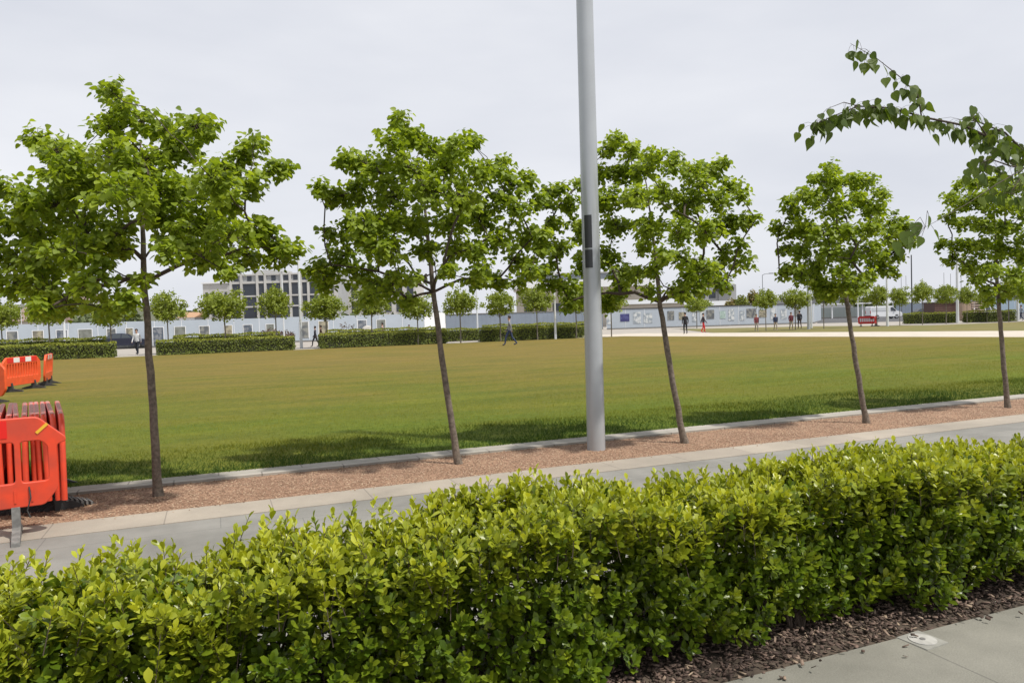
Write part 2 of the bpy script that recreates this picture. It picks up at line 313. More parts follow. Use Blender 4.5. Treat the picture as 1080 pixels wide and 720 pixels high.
# joints across the kerb are in the material; bark mulch chips under the hedge
def chips():
    N = 26000; u = rng.uniform(-1.5, 7.5, N); v = 2.765+rng.random(N)**.85*1.05
    # a few chips spilled on to the pavement edge
    k = 110; u[:k] = rng.uniform(0, 7, k); v[:k] = 2.75-np.abs(rng.normal(0, .07, k))
    z = np.where(v < 2.75, .014, .004)+rng.random(N)*.028
    ax = rng.normal(size=(N, 3)); ax[:, 2] *= .3; nr = rng.normal(size=(N, 3))*.45+np.array([0, 0, 1])
    s = np.stack([rng.uniform(.006, .017, N), rng.uniform(.014, .05, N)*rng.uniform(.6, 1, N), rng.uniform(.002, .006, N)], 1)
    # per-axis size: x across, y along, z normal
    y = unit(ax); zz = unit(nr-y*np.sum(nr*y, 1, keepdims=True)); x = np.cross(y, zz)
    t = np.array([(-.5,-.5,-.5),(.5,-.5,-.5),(.4,.5,-.5),(-.5,.4,-.5),(-.5,-.5,.5),(.4,-.5,.5),(.5,.4,.5),(-.4,.5,.5)])
    pos = np.stack([u, v, z], 1)
    V = pos[:, None]+t[None, :, 0:1]*s[:, None, 0:1]*x[:, None]+t[None, :, 1:2]*s[:, None, 1:2]*y[:, None]+t[None, :, 2:3]*s[:, None, 2:3]*zz[:, None]
    f = np.array([(0,3,2,1),(4,5,6,7),(0,1,5,4),(1,2,6,5),(2,3,7,6),(3,0,4,7)])
    L = (f[None]+(np.arange(N)*8)[:, None, None]).ravel()
    me = bpy.data.meshes.new('bark_mulch'); me.vertices.add(N*8); me.vertices.foreach_set('co', V.ravel()); me.loops.add(len(L)); me.loops.foreach_set('vertex_index', L.astype(np.int32))
    me.polygons.add(N*6); me.polygons.foreach_set('loop_start', (np.arange(N*6)*4).astype(np.int32)); me.polygons.foreach_set('loop_total', np.full(N*6, 4, np.int32)); me.update(calc_edges=True); me.validate()
    m = bpy.data.materials.new('bark_chip'); m.use_nodes = True; n = m.node_tree.nodes; l = m.node_tree.links
    g = n.new('ShaderNodeNewGeometry'); ra = n.new('ShaderNodeValToRGB'); e = ra.color_ramp.elements; e[0].color = (.03, .019, .014, 1); e[1].color = (.38, .29, .2, 1); e[1].position = 1
    q = ra.color_ramp.elements.new(.6); q.color = (.11, .072, .055, 1); q = ra.color_ramp.elements.new(.9); q.color = (.19, .13, .10, 1)
    l.new(g.outputs['Random Per Island'], ra.inputs[0]); l.new(ra.outputs[0], n['Principled BSDF'].inputs['Base Color']); n['Principled BSDF'].inputs['Roughness'].default_value = .85
    tag(link('bark_mulch', me, m), 'dark brown bark chips spread on the bed below the front hedge', 'mulch', kind='stuff')
chips()

# grass blades near the kerb
def grass():
    P = []
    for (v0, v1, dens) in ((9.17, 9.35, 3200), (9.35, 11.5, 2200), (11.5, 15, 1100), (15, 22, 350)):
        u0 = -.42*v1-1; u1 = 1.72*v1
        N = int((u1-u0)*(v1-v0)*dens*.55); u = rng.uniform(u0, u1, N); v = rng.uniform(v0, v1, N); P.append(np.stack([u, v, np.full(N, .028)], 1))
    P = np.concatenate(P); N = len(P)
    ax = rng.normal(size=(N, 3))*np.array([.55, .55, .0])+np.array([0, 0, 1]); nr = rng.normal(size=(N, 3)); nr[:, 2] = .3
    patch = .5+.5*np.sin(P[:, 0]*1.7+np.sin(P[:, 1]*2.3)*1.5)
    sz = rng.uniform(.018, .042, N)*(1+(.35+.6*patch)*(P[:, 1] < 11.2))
    blade = [(-.07, 0, 0), (.07, 0, 0), (.0, 1, .12)]
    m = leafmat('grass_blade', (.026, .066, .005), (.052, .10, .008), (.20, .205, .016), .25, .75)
    yg = np.clip((P[:, 1]-9.9)/2.2+.25*np.sin(P[:, 0]*.9+P[:, 1]*1.3)+rng.normal(0, .22, N), 0, 1)  # darker by the kerb: lush growth, with tree shade put into the colour
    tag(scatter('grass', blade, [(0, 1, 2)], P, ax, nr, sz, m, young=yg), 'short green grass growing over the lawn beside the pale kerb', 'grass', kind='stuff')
grass()

# loose gravel stones
def stones():
    N = 26000; u = rng.uniform(-5, 18, N); v = rng.uniform(7.6, 8.86, N)
    k = 60; v[:k] = rng.uniform(7.5, 7.62, k)
    z = np.where(v < 7.62, .010, .006); pos = np.stack([u, v, z], 1)
    t = [(-.5, -.4, 0), (.45, -.5, 0), (.5, .4, 0), (-.4, .5, 0), (-.1, -.05, .55), (.2, .15, .5)]
    f = [(0, 1, 4), (1, 5, 4), (1, 2, 5), (2, 3, 5), (3, 4, 5), (3, 0, 4)]
    ax = rng.normal(size=(N, 3)); ax[:, 2] = 0; nr = np.tile([0, 0, 1.], (N, 1))
    m = bpy.data.materials.new('stone_chip'); m.use_nodes = True; n = m.node_tree.nodes; l = m.node_tree.links
    g = n.new('ShaderNodeNewGeometry'); ra = n.new('ShaderNodeValToRGB'); e = ra.color_ramp.elements; e[0].color = (.16, .095, .06, 1); e[1].color = (.44, .32, .22, 1); q = ra.color_ramp.elements.new(.6); q.color = (.29, .185, .12, 1)
    l.new(g.outputs['Random Per Island'], ra.inputs[0]); l.new(ra.outputs[0], n['Principled BSDF'].inputs['Base Color']); n['Principled BSDF'].inputs['Roughness'].default_value = .8
    tag(scatter('gravel', t, f, pos, ax, nr, rng.uniform(.007, .018, N), m), 'loose reddish gravel chips lying along the tree strip', 'gravel', kind='stuff')
stones()

# ================================================================== FRONT HEDGE
def wob(u, s): return .045*math.sin(u*2.1+s)+.03*math.sin(u*5.3+s*2.1)+.02*math.sin(u*11+s)
def front_hedge():
    root = thing('hedge', 'long waist-low clipped hedge of glossy yellow-green leaves in the foreground', 'hedge', (2.5, 3.5, 0))
    inv = Vector((-2.5, -3.5, 0))
    U0, U1 = -2.4, 9.5
    pos = []; ax = []; nr = []; sz = []; yg = []
    stems = MB()
    uu = np.linspace(U0, U1, 60)
    # profile: outward points on a rounded box section (v, z), param s in 0..1 (front bottom -> top -> back bottom)
    def section(s, u):
        top = float(np.interp(u, [-2.4, -.8, -.3, -.12, .05, .52, .85, 1.03, 1.42, 2.36, 3.47, 4.63, 5.4, 9], [.77, .76, .765, .68, .75, .75, .76, .845, .865, .80, .83, .775, .735, .72])) + wob(u, 0)*.45
        vf = 2.87+wob(u, 2)*1.2; vb = 3.55+wob(u, 4)*.8
        hf = top-.10; L1 = hf; L2 = vb-vf; tot = L1+L2+L1; d = s*tot
        if d < L1:
            z = .10+d; k = z/top; v = vf+.08*max(0, .4-k)*1.3
            n = Vector((0, -1, .15))
        elif d < L1+L2:
            v = vf+(d-L1); z = top-.05*(abs((v-vf)/(L2)-.5)*2)**4; n = Vector((0, (v-(vf+vb)/2)*.6, 1))
        else:
            z = top-(d-L1-L2); v = vb; n = Vector((0, 1, .15))
        return v, z, n.normalized(), z/top
    NS = 15500
    for i in range(NS):
        u = rng.uniform(U0, U1); s = rng.random()
        if s > .80 and rng.random() < .6: s *= .75
        v, z, n, k = section(s, u)
        clump = math.sin(u*9+z*7+1.3*math.sin(v*8))*.5+.5*math.sin(u*17-z*15+v*6)
        if k < .25 and rng.random() < .3*(1-k/.25): continue
        if n.z < .5 and rng.random() < .08+.62*(clump < -.4): continue
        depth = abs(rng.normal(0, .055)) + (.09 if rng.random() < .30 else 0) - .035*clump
        d = (n + Vector((rng.normal(0, .45), rng.normal(0, .3), .55+abs(rng.normal(0, .35))))).normalized()
        tip = Vector((u, v, z)) - n*depth
        ln = rng.uniform(.06, .15)
        if n.z > .6 and rng.random() < (.30 if u > 1 else .42): ln += .06; tip += Vector((0, 0, rng.uniform(.01, .085 if u > 1 else .14)))
        base = tip - d*ln
        nl = int(rng.integers(8, 14)); a0 = rng.random()*6.28
        pr = d.cross(Vector((.3, .2, 1))).normalized(); qr = d.cross(pr)
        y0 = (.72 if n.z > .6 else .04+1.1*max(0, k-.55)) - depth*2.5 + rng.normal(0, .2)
        for j in range(nl):
            t = (j+.5)/nl; a = a0+j*2.4
            rad = pr*math.cos(a)+qr*math.sin(a)
            open_ = 1.25-1.05*t
            lax = (d*(1-.45*open_)+rad*open_*1.1).normalized()
            p = base+d*ln*t
            pos.append(p); ax.append(lax); nr.append((d*1.0-rad*.35+Vector((0, 0, .25))).normalized())
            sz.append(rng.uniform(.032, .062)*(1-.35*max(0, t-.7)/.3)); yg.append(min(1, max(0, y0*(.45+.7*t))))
        if rng.random() < .45: stems.tube([base+inv-d*.04, tip+inv], [.0022, .0014], 3, cap=False)
    # inner leaves filling the body, older and darker
    for i in range(42000):
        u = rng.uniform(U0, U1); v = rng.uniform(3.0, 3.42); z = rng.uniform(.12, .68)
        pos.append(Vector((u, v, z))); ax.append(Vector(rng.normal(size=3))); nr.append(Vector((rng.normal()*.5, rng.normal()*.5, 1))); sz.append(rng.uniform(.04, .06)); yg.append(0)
    # the one large pale leaf poking out at the bottom of the frame
    g = pt(157, 722, 2.45); pos.append(g); ax.append(Vector((0, 0, 1))); nr.append(Vector((-.1, -1, .5))); sz.append(.06); yg.append(1)
    P = np.array([tuple(p+inv) for p in pos]); A = np.array([tuple(p) for p in ax]); Nn = np.array([tuple(p) for p in nr])
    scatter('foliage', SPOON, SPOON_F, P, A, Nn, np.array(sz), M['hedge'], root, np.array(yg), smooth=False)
    # woody stems rising from the bed
    u = U0+.1
    while u < U1:
        for k in range(3):
            b = Vector((u+rng.normal(0, .06), 3.22+rng.normal(0, .08), -.02)); prev = b
            for q in range(4):
                t = b+Vector((rng.normal(0, .10), rng.normal(0, .07), rng.uniform(.3, .5)))
                m_ = (b+t)/2+Vector((rng.normal(0, .03), rng.normal(0, .03), .03))
                stems.tube([b+inv, m_+inv, t+inv], [.010, .007, .004], 5, cap=False)
        u += .27
    stems.build('stem', M['twig'], root)
front_hedge()

# ================================================================== MAIN TREES
T1 = [(118,97,11),(128,113,15),(112,132,16),(150,128,14),(178,138,16),(205,133,17),(218,128,10),(190,160,20),(40,146,14),(58,158,18),(80,172,20),(60,185,14),(262,158,14),(270,150,10),(245,178,20),(290,180,12),(302,178,8),(268,195,16),(225,190,22),(10,200,14),(28,212,20),(55,215,24),(10,235,18),(-15,225,18),(35,245,22),(268,245,20),(290,250,18),(308,262,12),(295,272,14),(265,270,18),(240,250,22),(15,270,18),(45,275,22),(20,300,18),(50,308,22),(75,322,14),(45,328,12),(90,300,20),(110,325,12),(130,318,14),(-20,265,20),(-15,300,18),(90,195,24),(120,165,22),(150,170,26),(160,200,26),(125,205,26),(190,205,24),(90,240,24),(125,245,18),(215,235,22),(235,215,20),(75,265,22),(190,240,18),(150,293,10),(215,272,16),(235,285,12),(110,280,10),(165,232,16),(128,262,12),(178,262,13),(198,262,12),(100,262,16)]
T2 = [(420,126,9),(430,142,12),(412,150,12),(448,152,14),(478,155,14),(495,150,12),(470,175,18),(365,170,12),(385,172,15),(400,180,16),(345,205,12),(338,197,7),(360,205,14),(378,200,14),(532,170,8),(520,180,12),(505,180,14),(540,195,14),(558,190,10),(565,212,10),(545,222,14),(525,210,16),(350,245,10),(365,240,14),(385,235,16),(360,270,16),(335,285,12),(345,290,14),(375,290,16),(395,300,12),(340,300,9),(388,312,9),(410,262,18),(420,290,12),(570,245,9),(555,250,14),(570,265,12),(545,275,14),(560,285,12),(525,295,12),(545,298,9),(505,285,12),(500,262,14),(528,255,16),(430,315,9),(430,175,18),(415,205,20),(450,200,20),(485,205,20),(440,235,18),(475,235,18),(505,230,18),(410,230,18),(390,255,16),(450,262,12),(480,262,12),(472,284,10),(440,292,8),(500,295,9),(410,308,9)]
T3 = [(650,145,9),(643,158,10),(665,160,11),(690,165,11),(710,172,11),(678,180,14),(655,182,14),(728,180,10),(750,178,11),(763,172,8),(740,195,14),(770,195,11),(780,206,9),(758,212,14),(785,232,12),(797,232,6),(768,238,14),(780,258,9),(785,277,9),(765,270,14),(745,285,14),(765,298,10),(740,305,9),(720,308,9),(630,185,12),(610,195,10),(590,200,10),(578,202,7),(600,215,12),(575,215,9),(585,235,12),(572,250,9),(590,262,14),(575,285,12),(578,300,8),(595,300,14),(600,318,9),(620,310,14),(640,318,10),(655,305,12),(615,240,16),(620,275,16),(640,210,16),(670,208,16),(700,205,16),(725,215,16),(650,240,16),(685,240,16),(715,245,16),(745,245,14),(640,270,14),(670,290,10),(725,275,12),(700,270,10),(680,262,10),(685,306,8),(712,306,8),(728,292,11),(655,288,12),(690,285,9)]
T4 = [(878,178,8),(862,190,8),(880,195,12),(900,190,9),(913,190,9),(845,205,8),(860,210,12),(832,215,9),(840,225,11),(820,238,8),(835,245,10),(850,240,12),(830,262,8),(845,265,11),(822,290,6),(832,282,8),(845,288,10),(862,300,10),(880,305,10),(898,300,10),(912,292,10),(860,280,12),(928,205,8),(922,220,11),(905,210,12),(882,220,14),(942,232,8),(955,238,9),(940,248,11),(958,255,8),(945,268,10),(930,280,10),(920,265,12),(870,245,14),(895,245,14),(918,240,12),(875,268,12),(897,270,12),(885,288,10),(940,285,7),(872,306,8),(905,305,8)]
T5 = [(1015,195,7),(1028,192,8),(1045,192,8),(1060,197,9),(1075,195,8),(1090,205,9),(1003,210,8),(1018,213,10),(1040,212,12),(1062,217,12),(1085,225,12),(1105,225,9),(1000,228,8),(1015,235,10),(1035,237,12),(1060,240,12),(1085,247,12),(1108,248,9),(996,258,7),(1010,258,10),(1030,260,12),(1055,262,12),(1080,268,12),(1105,270,9),(1005,274,8),(1022,280,10),(1045,285,11),(1070,290,11),(1095,288,10),(1030,296,7),(1042,305,8),(1060,308,8),(1080,308,9),(1042,318,5),(1118,240,6),(1100,302,7)]
def main_tree(trunk, lobes, label, wbase, seed, dens=1.0, open_c=None):
    rg = np.random.default_rng(seed)
    b = gnd(*trunk[0]); D = (b).dot(FW)
    root = thing('lime_tree', label, 'tree', b, 0, 'young lime trees planted in the gravel strip')
    m_px = D/F
    T = [pt(x, y, D)-b for x, y in trunk]
    T[0].z = -.03
    cx = sum(l[0] for l in lobes)/len(lobes); W = (max(l[0] for l in lobes)-min(l[0] for l in lobes))/2*m_px
    # trunk with slight irregularity and root flare
    mb = MB(); P = []; RD = []
    n = 26
    def tp(t):
        k = t*(len(T)-1); i = min(int(k), len(T)-2); f = k-i; return T[i].lerp(T[i+1], f)
    for i in range(n):
        t = i/(n-1); p = tp(t)+Vector((rg.normal(0, .003), rg.normal(0, .003), 0)); P.append(p)
        RD.append(wbase/2*.88*(1-.30*t/.5 if t < .5 else .70-1.15*(t-.5))*(1+.35*max(0, 1-t*22))*(1+rg.normal(0, .025)))
    RD = [max(.008, r) for r in RD]
    mb.tube(P, RD, 12); mb.build('trunk', M['bark'], root, smooth=True)
    br = MB(); pos = []; ax = []; nr = []; sz = []; yg = []
    fork = T[2]; topp = T[-1]
    # skeleton nodes: the upper trunk first, then every leaf clump joins the nearest older wood
    NP = []; PAR = []; 
    for i in range(14):
        f = i/13; NP.append(tp((2+f*(len(T)-3))/(len(T)-1))); PAR.append(i-1)
    ntrunk = len(NP); LOAD = [0]*ntrunk
    C = []
    for (lx, ly, lr) in lobes:
        edge = abs((lx-cx)*m_px)/max(W, .1); interior = edge < .62
        for rr in range(2 if interior else 1):
            half = W*.85*math.sqrt(max(.05, 1-edge**2))
            dep = (half*rg.uniform(.2, .85))*(1 if rr else -1) if interior else rg.uniform(-.5, .5)*half
            if lobes is T3 and 572 < lx < 668: dep = max(.12, abs(dep))      # limbs grow behind the tall pole
            C.append((pt(lx, ly, D+dep)-b, lr*m_px*1.05, interior))
    # main scaffold limbs to the outermost lobes
    def grow(c, jit=.05, low=.12):
        best = min(range(len(NP)), key=lambda i: (NP[i]-c).length + 1.3*max(0, NP[i].z-c.z+low*(NP[i]-c).length+.02) + (.0 if i >= ntrunk else -.05))
        s_ = NP[best]; L = (c-s_).length; n_ = max(2, int(L/.16)); prev = best
        sag = .09*L
        for k in range(1, n_+1):
            t = k/n_; p = s_.lerp(c, t)+Vector((0, 0, sag*math.sin(math.pi*t)))
            if k < n_: p += Vector(rg.normal(0, jit*.35, size=3))
            NP.append(p); PAR.append(prev); LOAD.append(0); prev = len(NP)-1
        return prev
    order = sorted(range(len(C)), key=lambda i: -math.hypot(C[i][0].x-fork.x, C[i][0].y-fork.y))
    chosen = []
    for i in order:
        c = C[i][0]
        if all((C[j][0]-c).length > .62*W for j in chosen): chosen.append(i)
        if len(chosen) >= 11: break
    ends = {}
    for i in sorted(chosen, key=lambda i: C[i][0].z): ends[i] = grow(C[i][0], .05, .75)
    for i in sorted((j for j in range(len(C)) if j not in ends), key=lambda i: (C[i][0]-fork).length): ends[i] = grow(C[i][0])
    for i, nd in ends.items(): LOAD[nd] += 1
    for i in range(len(NP)-1, -1, -1):
        if PAR[i] >= 0: LOAD[PAR[i]] += LOAD[i]
    rad = lambda i: .0042*max(1, LOAD[i])**.50
    kidsof = {}
    for i in range(len(NP)):
        kidsof.setdefault(PAR[i], []).append(i)
    for i in range(ntrunk, len(NP)):
        p_ = PAR[i]; first = p_ < ntrunk or max(kidsof[p_], key=lambda q: LOAD[q]) != i
        if not first: continue
        chain = [p_, i]
        while chain[-1] in kidsof: chain.append(max(kidsof[chain[-1]], key=lambda q: LOAD[q]))
        rs = [rad(q) for q in chain[1:]]; rs = [rs[0]*1.15]+rs
        br.tube([NP[q] for q in chain], rs, 6, cap=False)
    for (c, r, interior) in C:
            nc = max(4, int(dens*(24 if not interior else 18)*(r/.19)**1.6))
            out = (c-fork); out = Vector((out.x, out.y, out.z*.6)).normalized()
            for q in range(nc):
                dv = Vector(rg.normal(size=3)).normalized()*r*(rg.random()**.5)*1.04; dv.z *= .85
                cc = c+dv
                br.tube([c-out*r*.2, c.lerp(cc, .5)+Vector((0, 0, .015)), cc], [.0036, .0026, .0014], 3, cap=False)
                nl = int(rg.integers(8, 15))
                dirn = (dv.normalized()*.7+out*.6+Vector((0, 0, .15))).normalized()
                fresh = rg.normal(.28, .25)
                for j in range(nl):
                    o = Vector(rg.normal(size=3)); o = o.normalized()*rg.uniform(.02, .09)
                    p = cc+o
                    h = Vector((o.x, o.y, 0)); h = h.normalized() if h.length > 1e-4 else Vector((1, 0, 0))
                    a = (h*.75+dirn*.3+Vector((0, 0, -.6+rg.normal(0, .35)))).normalized()
                    nn = (Vector((h.x*.8, h.y*.8, .85))+Vector(rg.normal(size=3))*.42).normalized()
                    pos.append(p); ax.append(a); nr.append(nn); sz.append(rg.uniform(.036, .070)); yg.append(min(1, max(0, fresh+rg.normal(0, .1))))
    br.build('branches', M['twig'], root, smooth=True)
    A = lambda q: np.array([tuple(x) for x in q])
    scatter('crown', HEART, HEART_F, A(pos), A(ax), A(nr), np.array(sz), M['lime'], root, np.array(yg))
    return root, b
main_tree([(167,523),(160,405),(152,300),(150,215),(148,150)], T1, 'largest lime tree with a straight upright trunk, just right of the orange barriers', .098, 1)
main_tree([(484,489),(470,405),(457,308),(450,235),(440,165)], T2, 'lime tree leaning left with its trunk between the tallest tree and the big grey pole', .098, 2)
main_tree([(722,467),(707,390),(696,318),(690,255),(680,185)], T3, 'lime tree leaning left whose crown is crossed by the big grey pole', .10, 3)
main_tree([(914,446),(903,385),(892,312),(886,265),(880,205)], T4, 'lime tree leaning left with a narrow crown reached by the hanging birch leaves', .10, 4)
main_tree([(1063,430),(1057,365),(1052,305),(1051,262),(1048,212)], T5, 'smallest looking lime tree of the row, at the right edge under the birch branch', .095, 5)

# ================================================================== BIG POLE
def big_pole():
    b = gnd(629, 474); D = b.dot(FW)
    root = thing('lamp_pole', 'thick tall silver grey pole with a dark slotted panel, standing in the gravel', 'pole', b)
    r0 = 9.6*D/F; mb = MB(); n = 40
    mb.tube([(0, 0, -.02), (0, 0, 2.95), (0, 0, 8.0)], [r0, r0*.955, r0*.86], n); mb.build('shaft', M['polegrey'], root, smooth=True)
    zs = zat(622, 288, D); mb = MB(); mb.tube([(0, 0, zs-.006), (0, 0, zs+.006)], r0*.962, n); mb.build('joint_ring', M['rubbergrey'], root, smooth=True)
    # panel with slots facing the path, a little left of the camera side
    tocam = (-b).normalized(); tocam.z = 0; side = Vector((-tocam.y, tocam.x, 0))
    left = -RT
    ang = math.atan2((tocam+left*.30).y, (tocam+left*.30).x)
    def arc(z0, z1, a0, a1, rr, th, name, m):
        mbb = MB(); k = 6; vv = []
        for i in range(k+1):
            a = a0+(a1-a0)*i/k
            for z in (z0, z1):
                for q in (rr, rr+th): vv.append((q*math.cos(a), q*math.sin(a), z))
        ff = []
        for i in range(k):
            o = i*4; p = o+4
            ff += [(o+1, p+1, p+3, o+3), (o, o+2, p+2, p), (o+2, o+3, p+3, p+2), (o, p, p+1, o+1)]
        ff += [(0, 1, 3, 2), (k*4, k*4+2, k*4+3, k*4+1)]
        mbb.add(vv, ff); return mbb.build(name, m, root)
    zt, zm, zb = zat(617, 228, D), zat(617, 263, D), zat(617, 283, D)
    arc(zm+.01, zt, ang-.42, ang+.42, r0*.925, .012, 'slot_panel', M['darkmetal'])
    arc(zb, zm-.012, ang-.42, ang+.42, r0*.93, .012, 'slot_panel', M['darkmetal'])
    mb = MB(); mb.tube([(0, 0, 7.95), (tocam.x*.3, tocam.y*.3, 8.20), (tocam.x*1.2, tocam.y*1.2, 8.30)], [.05, .045, .04], 10); mb.build('arm', M['polegrey'], root, smooth=True)
    mb = MB(); mb.box(-.35, .35, -.16, .16, -.05, .05, bev=.03, rz=math.atan2(tocam.y, tocam.x), at=(tocam.x*1.5, tocam.y*1.5, 8.30)); mb.build('lamp_head', M['polegrey'], root)
big_pole()

# ================================================================== ORANGE BARRIERS
def round_poly(pts, r, seg=4):
    out = []; n = len(pts)
    for i in range(n):
        p = Vector(pts[i]); a = (Vector(pts[i-1])-p); b = (Vector(pts[(i+1) % n])-p)
        rr = min(r, a.length*.45, b.length*.45); a = p+a.normalized()*rr; b = p+b.normalized()*rr
        for k in range(seg+1):
            t = k/seg; out.append(a*(1-t)**2+p*2*t*(1-t)+b*t*t)
    return out
def panel_with_holes(outer, holes, th, bev=.008):
    """solid plate in x-z with rounded holes, bevelled rims"""
    cu = bpy.data.curves.new('t', 'CURVE'); cu.dimensions = '2D'; cu.fill_mode = 'BOTH'; cu.extrude = th/2-bev; cu.bevel_depth = bev; cu.bevel_resolution = 2; cu.offset = -bev
    for loop in [outer]+holes:
        sp = cu.splines.new('POLY'); sp.points.add(len(loop)-1)
        for i, q in enumerate(loop): sp.points[i].co = (q[0], q[1], 0, 1)
        sp.use_cyclic_u = True
    o = bpy.data.objects.new('t', cu); COL.objects.link(o); dg = bpy.context.evaluated_depsgraph_get()
    me = bpy.data.meshes.new_from_object(o.evaluated_get(dg)); bpy.data.objects.remove(o)
    for q in me.vertices: q.co = Vector((q.co.x, -q.co.z, q.co.y))
    me.transform(Matrix.Identity(4)); me.flip_normals() if False else None
    me.materials.clear(); return me
def barrier_panel_mesh(slots):
    W, z0, z1 = 1.0, .17, 1.0
    if slots == 'win':
        outer = round_poly([(-.93, .38), (-.83, .25), (.83, .25), (.93, .38), (.93, .755), (1.0, .775), (1.0, .81), (.80, 1.0), (-.80, 1.0), (-1.0, .81), (-1.0, .775), (-.93, .755)], .035)
    else:
        outer = round_poly([(-W, .32), (-W+.14, z0), (W-.14, z0), (W, .32), (W, .84), (W-.2, z1), (-W+.2, z1), (-W, .84)], .05)
    holes = []
    if slots == 'win':
        for k in range(7):
            b_ = .865-.238*k; a = b_-.195
            holes.append(round_poly([(a, .455), (b_, .455), (b_, .80), (a, .80)] if k else [(a, .455), (b_, .455), (b_, .75), (b_-.05, .80), (a, .80)], .03))
    else:
        k = 12
        for i in range(k):
            a = -.84+i*(1.68/k)+.03; holes.append(round_poly([(a, .42), (a+.08, .42), (a+.08, .80), (a, .80)], .02, 2))
    return panel_with_holes(outer, holes, .055 if slots != 'edge' else .036)
ME_WIN = barrier_panel_mesh('win'); ME_SLOT = barrier_panel_mesh('slot')
ME_WIN.name = 'window_panel'; ME_SLOT.name = 'slotted_panel'
def foot(root, x, m, w=1):
    mb = MB()
    poly = [(-.34, 0), (.34, 0), (.33, .03), (.07, .10), (.05, .26), (-.05, .26), (-.07, .10), (-.33, .03)]
    poly = [(y*w, z) for y, z in poly]
    mb.add([(x-.03, y, z) for y, z in poly]+[(x+.03, y, z) for y, z in poly], [tuple(range(8)), tuple(range(15, 7, -1))]+[(i, i+8, (i+1) % 8+8, (i+1) % 8) for i in range(8)])
    return mb.build('foot', m, root)
def barrier(kind, label, loc, rz, colour, group, board=None, tilt=0):
    root = thing('barrier', label, 'barrier', loc, rz, group); root.rotation_euler = (tilt, 0, rz)
    o = link('panel', (ME_WIN if kind == 'win' else ME_SLOT).copy(), colour, root)
    if board:
        mb = MB()
        n = 8 if board == 'stripes' else 1
        if board == 'stripes':
            for i in range(5): mb.box(-.78+i*.312, -.78+(i+1)*.312-.001, -.034, .034, .845, .985, mi=i % 2)
            mb.build('reflector_strip', [M['redtape'], M['whitetape']], root)
        else:
            mb.box(-.76, .585, -.031, .031, .835, .985, bev=.003); mb.build('reflector_strip', M['redtape'], root)
    foot(root, -.62, M['rubbergrey'] if kind == 'win' else M['rubber']); foot(root, .62, M['rubbergrey'] if kind == 'win' else M['rubber'])
    return root
# front barrier with windows, seen face on
g_near = 'orange plastic barriers stacked beside the gravel strip'
e_r = gr(74, 6.35)
dirp = Vector((.985, .17, 0)).normalized()
cpos = e_r - dirp*1.0
rb = barrier('win', 'orange plastic barrier with windows facing the path, in front of the upright stack', cpos, math.atan2(dirp.y, dirp.x), M['orange'], g_near, 'plain')
for gx in (.14, .25, .40, .62, .74):
    mb = MB(); mb.box(gx-.009, gx+.009, -.034, -.029, .29, .40, bev=.002); mb.build('rib', M['orange'], rb)
mb = MB(); mb.box(-.055, .055, -.034, -.030, -.012, .012); o = mb.build('sticker', M['yellow'], rb); o.location = (.83, 0, .90); o.rotation_euler = (0, R(-42), 0)
mb = MB(); mb.tube([(.72, -.035, .42), (.73, -.05, .33), (.70, -.04, .22), (.72, -.04, .16)], .006, 6); mb.build('cord', M['rubber'], rb)
# stack of barriers standing edge on behind it
run = (-RT*.5525+FW*.8335).normalized(); acr = Vector((run.y, -run.x, 0))
eb = gr(71, 6.8)
words = ['first', 'second', 'third', 'fourth', 'fifth', 'sixth', 'seventh', 'eighth', 'ninth', 'tenth', 'eleventh']
def edge_barrier_proto():
    root = thing('barrier', 'x', 'barrier', (0, 0, 0), 0, g_near)
    me_ = ME_WIN.copy(); me_.transform(Matrix.Diagonal((1, .85, 1, 1))); link('panel', me_, M['orange'], root)
    mb = MB(); mb.box(-.79, .79, -.021, .021, .93, 1.004, bev=.008); mb.build('top_rail', M['pinktop'], root)
    mb = MB(); mb.tube([(-.985, 0, .17), (-.985, 0, .84), (-.95, 0, .93), (-.82, 0, .985)], .025, 10); mb.build('end_post', M['orange'], root, smooth=True)
    foot(root, -.62, M['rubber'], .5); foot(root, .62, M['rubber'], .5)
    return root
pe = edge_barrier_proto()
for i in range(11):
    o = pe if i == 0 else dup(pe)
    sgap = i*.058+(0.012 if i > 4 else 0)
    j = Vector((random.uniform(-.02, .03)*1, 0, 0))
    o.location = eb - acr*sgap + run*(1.0+random.uniform(-.03, .05)+.02*i)
    o.rotation_euler = (R(random.uniform(-1.2, 1.2)), 0, math.atan2(run.y, run.x)+R(random.uniform(-1.0, 1.0)))
    o.scale = (1, 1, .94)
    o['label'] = ('orange barrier standing edge on at the right end of the upright stack' if i == 0 else
                  'orange barrier standing edge on in the stack, %s one from its right end' % words[i])
# rubber foot block with slots, to the right of the stack
def rubber_block():
    p = gnd(80, 533)
    root = thing('rubber_wedge', 'loose grey ribbed rubber wedge lying right of the orange stack', 'rubber wedge', p, math.atan2(dirp.y, dirp.x)+.2)
    mb = MB(); mb.add([(-.2, -.12, 0), (.17, -.05, 0), (.17, .03, 0), (-.2, .12, 0), (-.2, -.10, .13), (.15, -.04, .012), (.15, .02, .012), (-.2, .10, .13)], [(0, 3, 2, 1), (4, 5, 6, 7), (0, 1, 5, 4), (1, 2, 6, 5), (2, 3, 7, 6), (3, 0, 4, 7)])
    mb.build('block', M['rubber'], root)
    mb = MB()
    for i in range(8):
        x = -.185+i*.042; z = .13-(x+.2)*.337
        mb.box(x, x+.018, -.105, .105, max(.002, z-.02), z+.012)
    mb.build('rib', M['rubbergrey'], root)
rubber_block()
